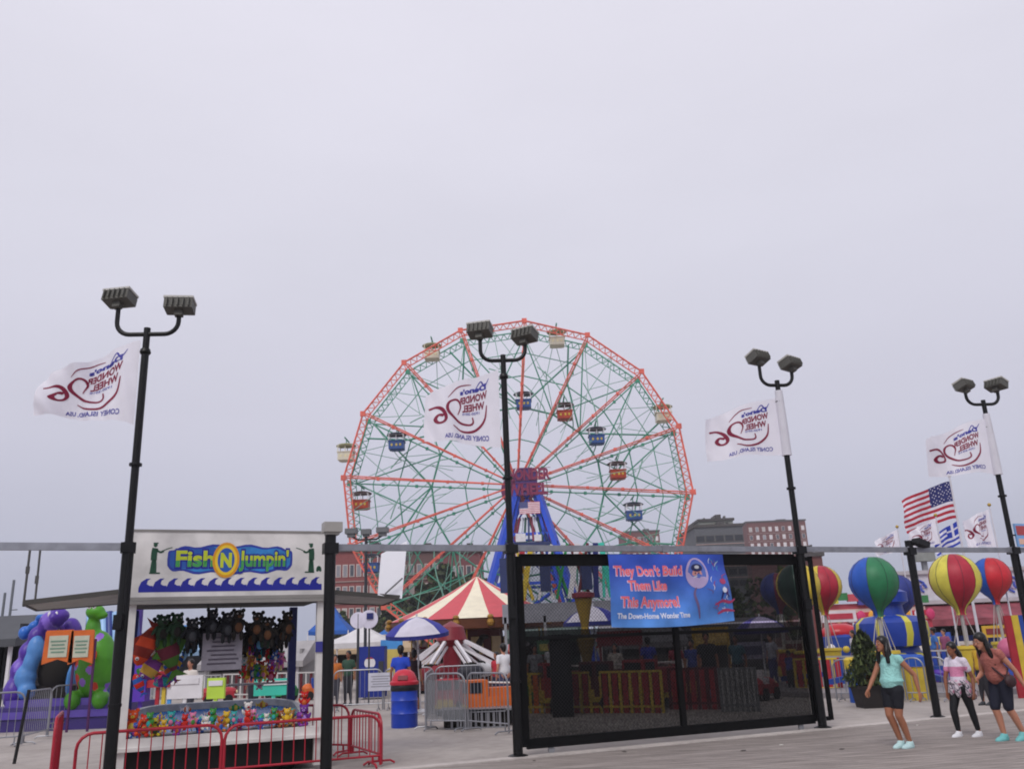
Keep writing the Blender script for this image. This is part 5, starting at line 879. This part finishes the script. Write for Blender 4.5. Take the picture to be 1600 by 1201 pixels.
t = thing('lamp_post', (at(1442, 868, 60).x, 60, 0), 'distant grey pylon box above the pavilion, left of the red and yellow balloon', 'post'); z_ = at(1442, 875, 60).z; m = MB(); m.box((0, 0, z_/2), (.3, .3, z_)); m.build('pole', GRY, t); m = MB(); m.box((0, 0, z_+.4), (1.3, .8, .9)); m.build('box', mat('#8a8c88'), t)
# ---------------------------------------------------------------- people
def cap(mb, a, b, ra, rb, n=12, sx=None):
    a = Vector(a); b = Vector(b); mb.tube([a.lerp(b, k/4) for k in range(5)], [ra+(rb-ra)*k/4 for k in range(5)], n); mb.ell(a, ra, n); mb.ell(b, rb, n)
def chain(mb, pts):
    for (p, r), (q, s) in zip(pts, pts[1:]): cap(mb, p, q, r, s)
def person(loc, yaw, H_, P_, look, label, vox=.009, detail=True, group=None):
    """pose P_: joints in metres for a 1.6 m figure; x forward, y to the figure's left"""
    k = H_/1.6; t = thing('person', loc, label, 'person', group, rz=yaw); t.scale = (k,)*3; V = Vector
    skin = look['skin']; hip = V(P_.get('hip', (0, 0, .86))); ch = V(P_.get('chest', (-.0, 0, 1.2))); nk = V(P_.get('neck', (.0, 0, 1.36))); hd = V(P_.get('head', (.02, 0, 1.49)))
    b = MB(); chain(b, [(hip, .115), (hip.lerp(ch, .5), .1), (ch, .12)]); b.ell(hip+V((-.03, .06, -.02)), (.1, .085, .1)); b.ell(hip+V((-.03, -.06, -.02)), (.1, .085, .1)); b.ell(ch, (.095, .15, .13)); b.ell(ch+V((.05, .06, -.02)), (.05, .055, .05)); b.ell(ch+V((.05, -.06, -.02)), (.05, .055, .05))
    cap(b, ch+V((0, 0, .1)), nk, .07, .046); cap(b, nk, hd-V((0, 0, .04)), .045, .045)
    hy = P_.get('hyaw', 0.); HR = Matrix.Rotation(hy, 3, 'Z') @ Matrix.Rotation(P_.get('nod', 0.), 3, 'Y'); hh = lambda x, y, z: hd+HR @ V((x, y, z))
    b.ell(hd+HR @ V((-.005, 0, .02)), (.088, .07, .098), 14, R=HR); b.ell(hh(.025, 0, -.04), (.055, .052, .065), 12, R=HR); b.ell(hh(.06, 0, -.085), (.022, .024, .02), 8)
    cap(b, hh(.078, 0, .02), hh(.098, 0, -.018), .009, .013, 8); [b.ell(hh(-.005, s*.072, -.005), (.018, .008, .028), 8, R=HR) for s in (-1, 1)]; b.ell(hh(.078, 0, -.05), (.012, .022, .006), 8, R=HR)
    feet = []
    for sd, s in (('L', 1), ('R', -1)):
        sh = ch+V((0, s*.155, .085)); el = V(P_['elb'+sd]); wr = V(P_['wri'+sd]); cap(b, ch+V((0, s*.08, .08)), sh, .055, .05); chain(b, [(sh, .05), (sh.lerp(el, .4), .044), (el, .034), (el.lerp(wr, .35), .034), (wr, .022)])
        d = (wr-el).normalized(); x_ = d; y_ = V((0, 1, 0)).cross(d); y_ = y_.normalized() if y_.length > .1 else V((1, 0, 0)); z_ = x_.cross(y_).normalized(); pm = wr+d*.045
        M = Matrix((x_, y_, z_)).transposed(); b.ell(pm, (.05, .036, .015), 10, R=M)
        if detail:
            for q, (f, L_) in enumerate(((-.027, .066), (-.009, .078), (.009, .073), (.027, .056))):
                r0 = wr+d*.078+y_*f; c1 = r0+d*L_*.5+z_*(-.006*s)+y_*f*.1; c2 = c1+d*L_*.42+z_*(-.02*s); chain(b, [(r0, .0088), (c1, .008), (c2, .0068)])
            r0 = wr+d*.03+y_*.03; chain(b, [(r0, .0105), (r0+d*.03+y_*.026, .0095), (r0+d*.058+y_*.034, .0078)])
        hj = hip+V((0, s*.078, -.03)); kn = V(P_['kne'+sd]); an = V(P_['ank'+sd]); chain(b, [(hj, .092), (hj.lerp(kn, .45), .078), (kn, .055), (kn.lerp(an, .3)+V((-.012, 0, 0)), .054), (an, .034)]); feet.append((an, s, kn)); tw = P_.get('toe'+sd, (1, 0, -.12)); tw = V(tw).normalized()
        cap(b, an-V((.01, 0, .02)), an+tw*.1-V((0, 0, .035)), .03, .018)
        sm = MB(); bt_ = an+tw*.055-V((0, 0, .048)); X = V((tw.x, tw.y, 0)).normalized() if abs(tw.z) < .8 else V((1, 0, 0)); Z = tw.cross(V((0, 1, 0))); Z = -Z if Z.z < 0 else Z; Ys = Z.cross(tw); RM = Matrix((tw, Ys, Z.normalized())).transposed()
        sm.ell(bt_+RM @ V((0, 0, .004)), (.135, .052, .048), 12, R=RM); sm.ell(bt_+RM @ V((-.05, 0, .035)), (.068, .05, .055), 12, R=RM); sm.box(bt_-RM @ V((0, 0, .02)), (.19, .07, .022), R=RM)
        soft_build(sm, 'shoe', look.get('shoe', WHT), t, vox*1.2, 3)
    soft_build(b, 'body', skin, t, vox, 2)
    f = MB()
    for s in (-1, 1): f.ell(hh(.079, s*.03, .018), (.005, .011, .005), 8, 0, HR); f.ell(hh(.082, s*.03, .018), (.004, .006, .0055), 8, 1, HR); f.box(hh(.082, s*.031, .04), (.008, .03, .005), mi=1, R=HR)
    f.ell(hh(.088, 0, -.049), (.005, .022, .007), 8, 2, HR); f.build('face_details', [WHT, mat('#1a1210'), mat('#8a3a3a')], t, True)
    # clothes
    c = MB(); a_ = look.get('loose', .012); hem = look.get('hem', .0); hb = hip.lerp(ch, hem)-V((0, 0, look.get('drop', .0)))
    chain(c, [(hb, .125+a_*1.2), (hip.lerp(ch, .55), .112+a_), (ch, .122+a_*.6)]); c.ell(hb, (.12+a_*1.3, .15+a_, .06)); c.ell(ch, (.105+a_, .155+a_*.5, .13)); [c.ell(ch+V((.052, s*.06, -.02)), (.06, .065, .06)) for s in (-1, 1)]
    for sd, s in (('L', 1), ('R', -1)):
        sh = ch+V((0, s*.155, .085)); el = V(P_['elb'+sd]); cap(c, ch+V((0, s*.07, .08)), sh, .065, .058)
        if look.get('sleeve', .5) > 0: cap(c, sh, sh.lerp(el, look.get('sleeve', .5)), .062, .056)
    c.ell(ch+V((0, 0, .12)), (.06, .08, .05)); so_ = soft_build(c, 'shirt', look['shirt'], t, vox*1.3, 3, paint=look.get('paint'))
    c = MB(); c.ell(hip, (.125, .15, .12)); q_ = look.get('leg', .45)
    for sd, s in (('L', 1), ('R', -1)):
        hj = hip+V((0, s*.078, -.03)); kn = V(P_['kne'+sd]); an = V(P_['ank'+sd]); tt = look.get('tight', 0)
        if q_ <= 1: cap(c, hj, hj.lerp(kn, q_), .104, (.092-.02*q_) if not tt else .08)
        else: chain(c, [(hj, .1), (hj.lerp(kn, .5), .085), (kn, .063), (kn.lerp(an, .3), .06), (kn.lerp(an, (q_-1)), .042)])
    soft_build(c, 'shorts' if q_ <= 1 else 'trousers', look['pants'], t, vox*1.3, 3)
    h = MB(); h.ell(hh(-.022, 0, .04), (.098, .088, .096), 14, R=HR); h.ell(hh(-.05, 0, -.01), (.065, .078, .09), 12, R=HR)
    if look.get('long'):
        L_ = look['long']; pts = [(hh(-.07, .0, .02), .05), (hh(-.1, look.get('hy', 0.)*.5, -.1), .05), (hh(-.1, look.get('hy', 0.), -.1-L_*.5), look.get('hw', .045)), (hh(-.09, look.get('hy', 0.), -.12-L_), .02)]
        chain(h, pts)
        if look.get('curtain'): [chain(h, [(hh(-.03, s*.07, .02), .03), (hh(-.0, s*.085, -.1), .035), (hh(.0, s*.1, -.1-L_*.6), .03)]) for s in (1, -1)]
    soft_build(h, 'hair', look['hair'], t, vox*1.2, 2); return t
SK = mat('#a06a50', .55, var=.06); SK2 = mat('#8a5840', .55, var=.06); SK3 = mat('#b88068', .55, var=.06); HR_ = mat('#14100f', .35, var=.3, scale=40)
MNT = mat('#9ad4ce', .8, var=.16, scale=7, bump=.9); NVS = mat('#14161f', .8); TE = mat('#6fb8b8', .6)
st = dict(elbL=(-.05, .22, 1.02), wriL=(.0, .23, .78), elbR=(-.03, -.22, 1.02), wriR=(.03, -.23, .78), kneL=(.02, .08, .46), ankL=(-.03, .08, .075), kneR=(.04, -.08, .46), ankR=(.05, -.08, .075))
w1 = dict(hip=(.06, 0, .83), chest=(.02, 0, 1.15), neck=(.08, 0, 1.32), head=(.14, 0, 1.44), nod=-.05, hyaw=-.15, elbL=(-.13, .27, 1.0), wriL=(-.13, .3, .78), elbR=(.17, -.2, .99), wriR=(.33, -.19, .82), kneL=(.09, .07, .45), ankL=(-.08, .05, .075), kneR=(.13, -.06, .46), ankR=(-.03, -.06, .08), toeL=(1, 0, -.1), toeR=(1, 0, -.15))
person(gr(1413, 1168), radians(208), 1.64, w1, dict(skin=SK, hair=HR_, shirt=MNT, pants=NVS, shoe=mat('#b9d8d8', .6), loose=.034, sleeve=.12, leg=.62, hem=.3, drop=.0, long=.24, hw=.055, curtain=1), 'woman in a mint sleeveless top and black shorts striding left, arms spread')
w2 = dict(hip=(.02, 0, .83), chest=(.0, 0, 1.15), neck=(.02, 0, 1.31), head=(.06, 0, 1.43), nod=.1, elbL=(-.1, .2, .95), wriL=(-.02, .24, .74), elbR=(.1, -.19, .95), wriR=(.15, -.16, .74), kneL=(-.05, .1, .45), ankL=(-.14, .1, .07), kneR=(.16, -.08, .44), ankR=(.1, -.1, .07))
GP = mat('#e8c0d4', .7, var=.05); t2 = person(gr(1514, 1150), radians(205), 1.5, w2, dict(skin=SK2, hair=HR_, shirt=[mat('#e2d8e6', .8, scale=8, bump=.8), mat('#dc8cb0', .8, scale=8, bump=.8)], paint=lambda c: 1 if (.98 < c.z < 1.14 and c.x > 0) else 0, pants=mat('#101116', .7), shoe=mat('#dcdce0', .5), leg=1.85, tight=1, long=.34, hw=.03, hy=.1), 'girl in a pink and white tee and black leggings, between the two women')
m = MB(); m.ell((.02, 0, .88), (.17, .19, .06), 16); [m.ell((x, y, .76), (.06, .05, .13), 10) for x, y in ((.14, .06), (.12, -.07), (-.12, .1), (-.1, -.12), (.02, .17))]; m.ell((-.12, .14, .7), (.08, .06, .12), 10)
soft_build(m, 'tied_jacket', [mat('#c8bcc4', .8), mat('#55505c', .8), mat('#b87a94', .8)], t2, .014, 2, paint=lambda c: (0, 1, 0, 2)[int((sin(c.x*60)+sin(c.z*47+c.y*50)+2)*1.0) % 4])
w3 = dict(hip=(-.04, 0, .83), chest=(.06, 0, 1.12), neck=(.13, 0, 1.26), head=(.2, 0, 1.37), nod=.3, elbL=(-.12, .22, .95), wriL=(-.2, .26, .74), elbR=(.04, -.22, .92), wriR=(.24, -.12, .86), kneL=(-.02, .08, .45), ankL=(-.22, .07, .1), kneR=(.06, -.08, .45), ankR=(-.02, -.08, .075), toeL=(1, 0, -.35))
t3 = person(gr(1577, 1157), radians(200), 1.7, w3, dict(skin=SK3, hair=HR_, shirt=mat('#a8645a', .8, var=.16, scale=8, bump=.9), pants=mat('#171a2c', .8), shoe=TE, loose=.03, sleeve=.2, leg=.95, hem=.28, long=.38, hw=.1, curtain=1), 'rightmost woman, in a coral top and navy knee shorts, long black hair')
m = MB(); m.tube([(.02, -.17, 1.26), (.17, -.05, 1.14), (.13, .1, .98), (.06, .2, .86)], .014, 8); m.tube([(.02, -.17, 1.26), (-.1, -.05, 1.12), (-.1, .12, .98), (.06, .2, .86)], .014, 8); m.ell((.02, .24, .82), (.1, .05, .09), 10); m.build('shoulder_bag', mat('#3a2226', .6), t3, True)
def bgp(x, yf, Y, yaw, H_, shirt, pants, skin, label, **kw):
    q = at(x, 1010, Y); lk = dict(skin=skin, hair=HR_, shirt=mat(shirt, .8), pants=mat(pants, .8), shoe=DGR, sleeve=.55, leg=kw.pop('leg', 1.9), loose=.02, hem=.2); lk.update(kw)
    person((q.x, Y, 0), yaw, H_, st, lk, label, vox=.022, detail=False, group='visitors in the background')
for a in ((626, 0, 24, 1.6, 1.78, '#2244b8', '#2a2c38', SK2, 'person in a bright blue shirt seen from behind, above the blue barrel'), (648, 0, 25, 1.0, 1.65, '#2a141c', '#1a1a20', SK, 'person in dark clothes beside the one in bright blue'), (786, 0, 25, 2.2, 1.72, '#d8d8dc', '#3a3c60', SK3, 'person in a white shirt just left of the gate post'), (775, 0, 27, 4.0, 1.5, '#b02838', '#2a2a40', SK, 'small person in a red shirt beside the one in white'), (545, 0, 30, 4.4, 1.7, '#2c4a3a', '#2a2a30', SK2, 'person in dark green under the white tent'), (524, 0, 29, 5.0, 1.6, '#b8682a', '#3a3a44', SK, 'person in orange right of the booth'), (1012, 0, 27, 1.8, 1.75, '#2030a0', '#2a2a34', SK2, 'person in a deep blue shirt behind the gate, left of the middle post'), (1104, 0, 24, 4.6, 1.8, '#14161c', '#1c1c24', SK, 'tall person in black behind the gate, right of the middle post'), (1080, 0, 26, 4.2, 1.62, '#3a4a9a', '#3a3440', SK3, 'person in blue beside the tall one in black, behind the gate'), (835, 0, 27, 4.8, 1.65, '#8a8a92', '#22222a', SK, 'person in grey behind the left end of the gate'), (1150, 0, 26, 4.2, 1.7, '#2c5a68', '#24242c', SK2, 'person in teal behind the right half of the gate'), (1205, 0, 30, 3.6, 1.7, '#9a9aa8', '#3a3c70', SK3, 'person in pale grey near the right end of the gate'), (1527, 0, 20.5, 3.4, 1.4, '#c8a028', '#28262c', SK2, 'child in yellow behind the girl in pink')): bgp(*a)
for a in ((1335, 0, 33, 3.3, 1.7, '#c8c4c8', '#3a4a70', SK3, 'person in white far behind, between the gate and the shrub'), (1322, 0, 36, 3.0, 1.3, '#c03a3a', '#2a3a70', SK, 'child in red far behind, between the gate and the shrub'), (1462, 0, 33, 2.8, 1.68, '#3a6ab0', '#2a2a34', SK2, 'person in light blue behind the girl, under the red and yellow balloon'), (1478, 0, 35, 3.6, 1.6, '#8a4a6a', '#3a3a44', SK3, 'person in plum beside the one in light blue, far behind the girl'), (960, 0, 26, 4.5, 1.6, '#b8b0a8', '#3a3a44', SK3, 'person in beige behind the gate, left of the one in deep blue'), (1055, 0, 27, 4.4, 1.6, '#a83a4a', '#2a2a34', SK, 'person in red behind the middle gate post'), (860, 0, 29, 4.1, 1.7, '#c8c8cc', '#22222a', SK2, 'person in white behind the gate, beside the cabinet'), (1230, 0, 27, 3.6, 1.2, '#4a4a9a', '#22222a', SK2, 'child in violet behind the right end of the gate'), (300, 0, 24, 4.4, 1.65, '#d0c8c0', '#3a3a44', SK3, 'person in cream seen through the left of the booth opening'), (400, 0, 26, 4.4, 1.7, '#a04a3a', '#2a2a34', SK, 'person in rust seen through the booth opening')): bgp(*a)
def toy_car(x, y, dy, c1, c2, label, rz, sc=.8):
    t = thing('kiddie_car', gr(x, y)+Vector((0, dy, 0)), label, 'ride car', 'kiddie cars', rz=rz); t.scale = (sc,)*3
    m = MB(); m.box((0, 0, .36), (1.4, .66, .3)); m.ell((.45, 0, .52), (.4, .3, .2)); m.ell((-.5, 0, .52), (.3, .32, .22)); m.build('body', c1, t, True); m = MB(); m.box((-.1, 0, .6), (.5, .5, .2)); m.box((-.32, 0, .8), (.1, .5, .34)); m.build('seat', c2, t)
    for px_ in (-.45, .45):
        for py_ in (-.34, .34): m = MB(); m.lathe((px_, py_, .2), [(.001, -.05), (.2, -.05), (.2, .05), (.001, .05)], 14, R=Matrix.Rotation(pi/2, 3, 'X')); m.build('wheel', BLK, t)
    for py_ in (-.18, .18): m = MB(); m.ell((.82, py_, .5), (.05, .08, .08), 8); m.build('headlight', CRM, t, True)
    m = MB(); m.tube([(.1, 0, .66), (.0, 0, .8)], .02, 6); m.lathe((-.01, 0, .8), [(.12, -.015), (.12, .015)], 12, R=Matrix.Rotation(1.1, 3, 'Y')); m.build('steering_wheel', DGR, t); return t
for a in ((1312, 1082, 3, RED, YEL, 'red kiddie car between the gate end and the shrub', .4), (1470, 1078, 2, YEL, BLU, 'yellow kiddie car behind the girl', 2.6), (1508, 1076, 3, BLU, RED, 'blue kiddie car behind the girl and the woman in coral', .5), (1552, 1078, 2, PUR, YEL, 'violet kiddie car behind the woman in coral', 2.9), (1180, 1110, 3, LBL, WHT, 'light blue kiddie car behind the right gate leaf', .3), (1095, 1112, 3, YEL, RED, 'yellow kiddie car behind the right gate leaf', 2.7), (845, 1116, 3, GRN, YEL, 'green kiddie car behind the left end of the gate', .2), (1225, 1100, 2, RED, WHT, 'red kiddie car near the right end of the gate', .9), (238, 1118, 6, RED, YEL, 'red kiddie car seen through the left of the booth', .4), (360, 1112, 6, GRN, WHT, 'green kiddie car seen through the middle of the booth', 2.8), (430, 1110, 6, ORG, BLU, 'orange kiddie car seen through the right of the booth', .3)): toy_car(*a)
for x, y, Y, w_, h_, c, c2, lb in ((1310, 962, 41, 1.6, .5, '#d8d0d4', '#b83a4c', 'white and red name board on the low ride building'), (1465, 1000, 40, 1.2, .7, '#3a5ab0', '#d8c860', 'blue and yellow board under the pink-red awning'), (1515, 1012, 38, .9, .6, '#c8c0b8', '#8a3a3a', 'cream price board under the awning, behind the girl'), (1560, 985, 40, 1.4, .5, '#c8a030', '#7a2a2a', 'mustard board under the right part of the awning'), (1432, 1010, 36, .8, .7, '#b83a4a', '#e0d8d0', 'crimson board left of the leaning post'), (1175, 1015, 33, 1.0, .6, '#8a86a0', '#3a3a60', 'violet grey board behind the right gate leaf'), (1240, 1010, 34, .8, .5, '#b0a8a0', '#7a3a3a', 'beige board near the right end of the gate'), (858, 1010, 34, .9, .5, '#4a7a5a', '#c8b860', 'green board behind the left end of the gate')):
    q = at(x, y, Y); m = MB(); m.box((0, 0, q.z), (w_, .08, h_)); m.box((0, -.05, q.z), (w_*.8, .03, h_*.5), mi=1); m.box((-w_*.4, .02, (q.z-h_/2)/2), (.07, .05, q.z-h_/2)); m.box((w_*.4, .02, (q.z-h_/2)/2), (.07, .05, q.z-h_/2)); tag(m.build('ride_board', [mat(c, .6), mat(c2, .6)], loc=(q.x, Y, 0)), lb, 'board')
# ---------------------------------------------------------------- sea air
hb = MB(); hb.box((0, 190, 20), (520, 460, 49)); hm = bpy.data.materials.new('haze'); hm.use_nodes = True; nt = hm.node_tree; nt.nodes.remove(nt.nodes['Principled BSDF'])
pv = nt.nodes.new('ShaderNodeVolumePrincipled'); pv.inputs['Color'].default_value = (.86, .87, .94, 1); pv.inputs['Density'].default_value = .0006; nt.links.new(pv.outputs[0], nt.nodes['Material Output'].inputs['Volume'])
tag(hb.build('haze', hm), 'thin pale sea haze over the whole park', kind='stuff')
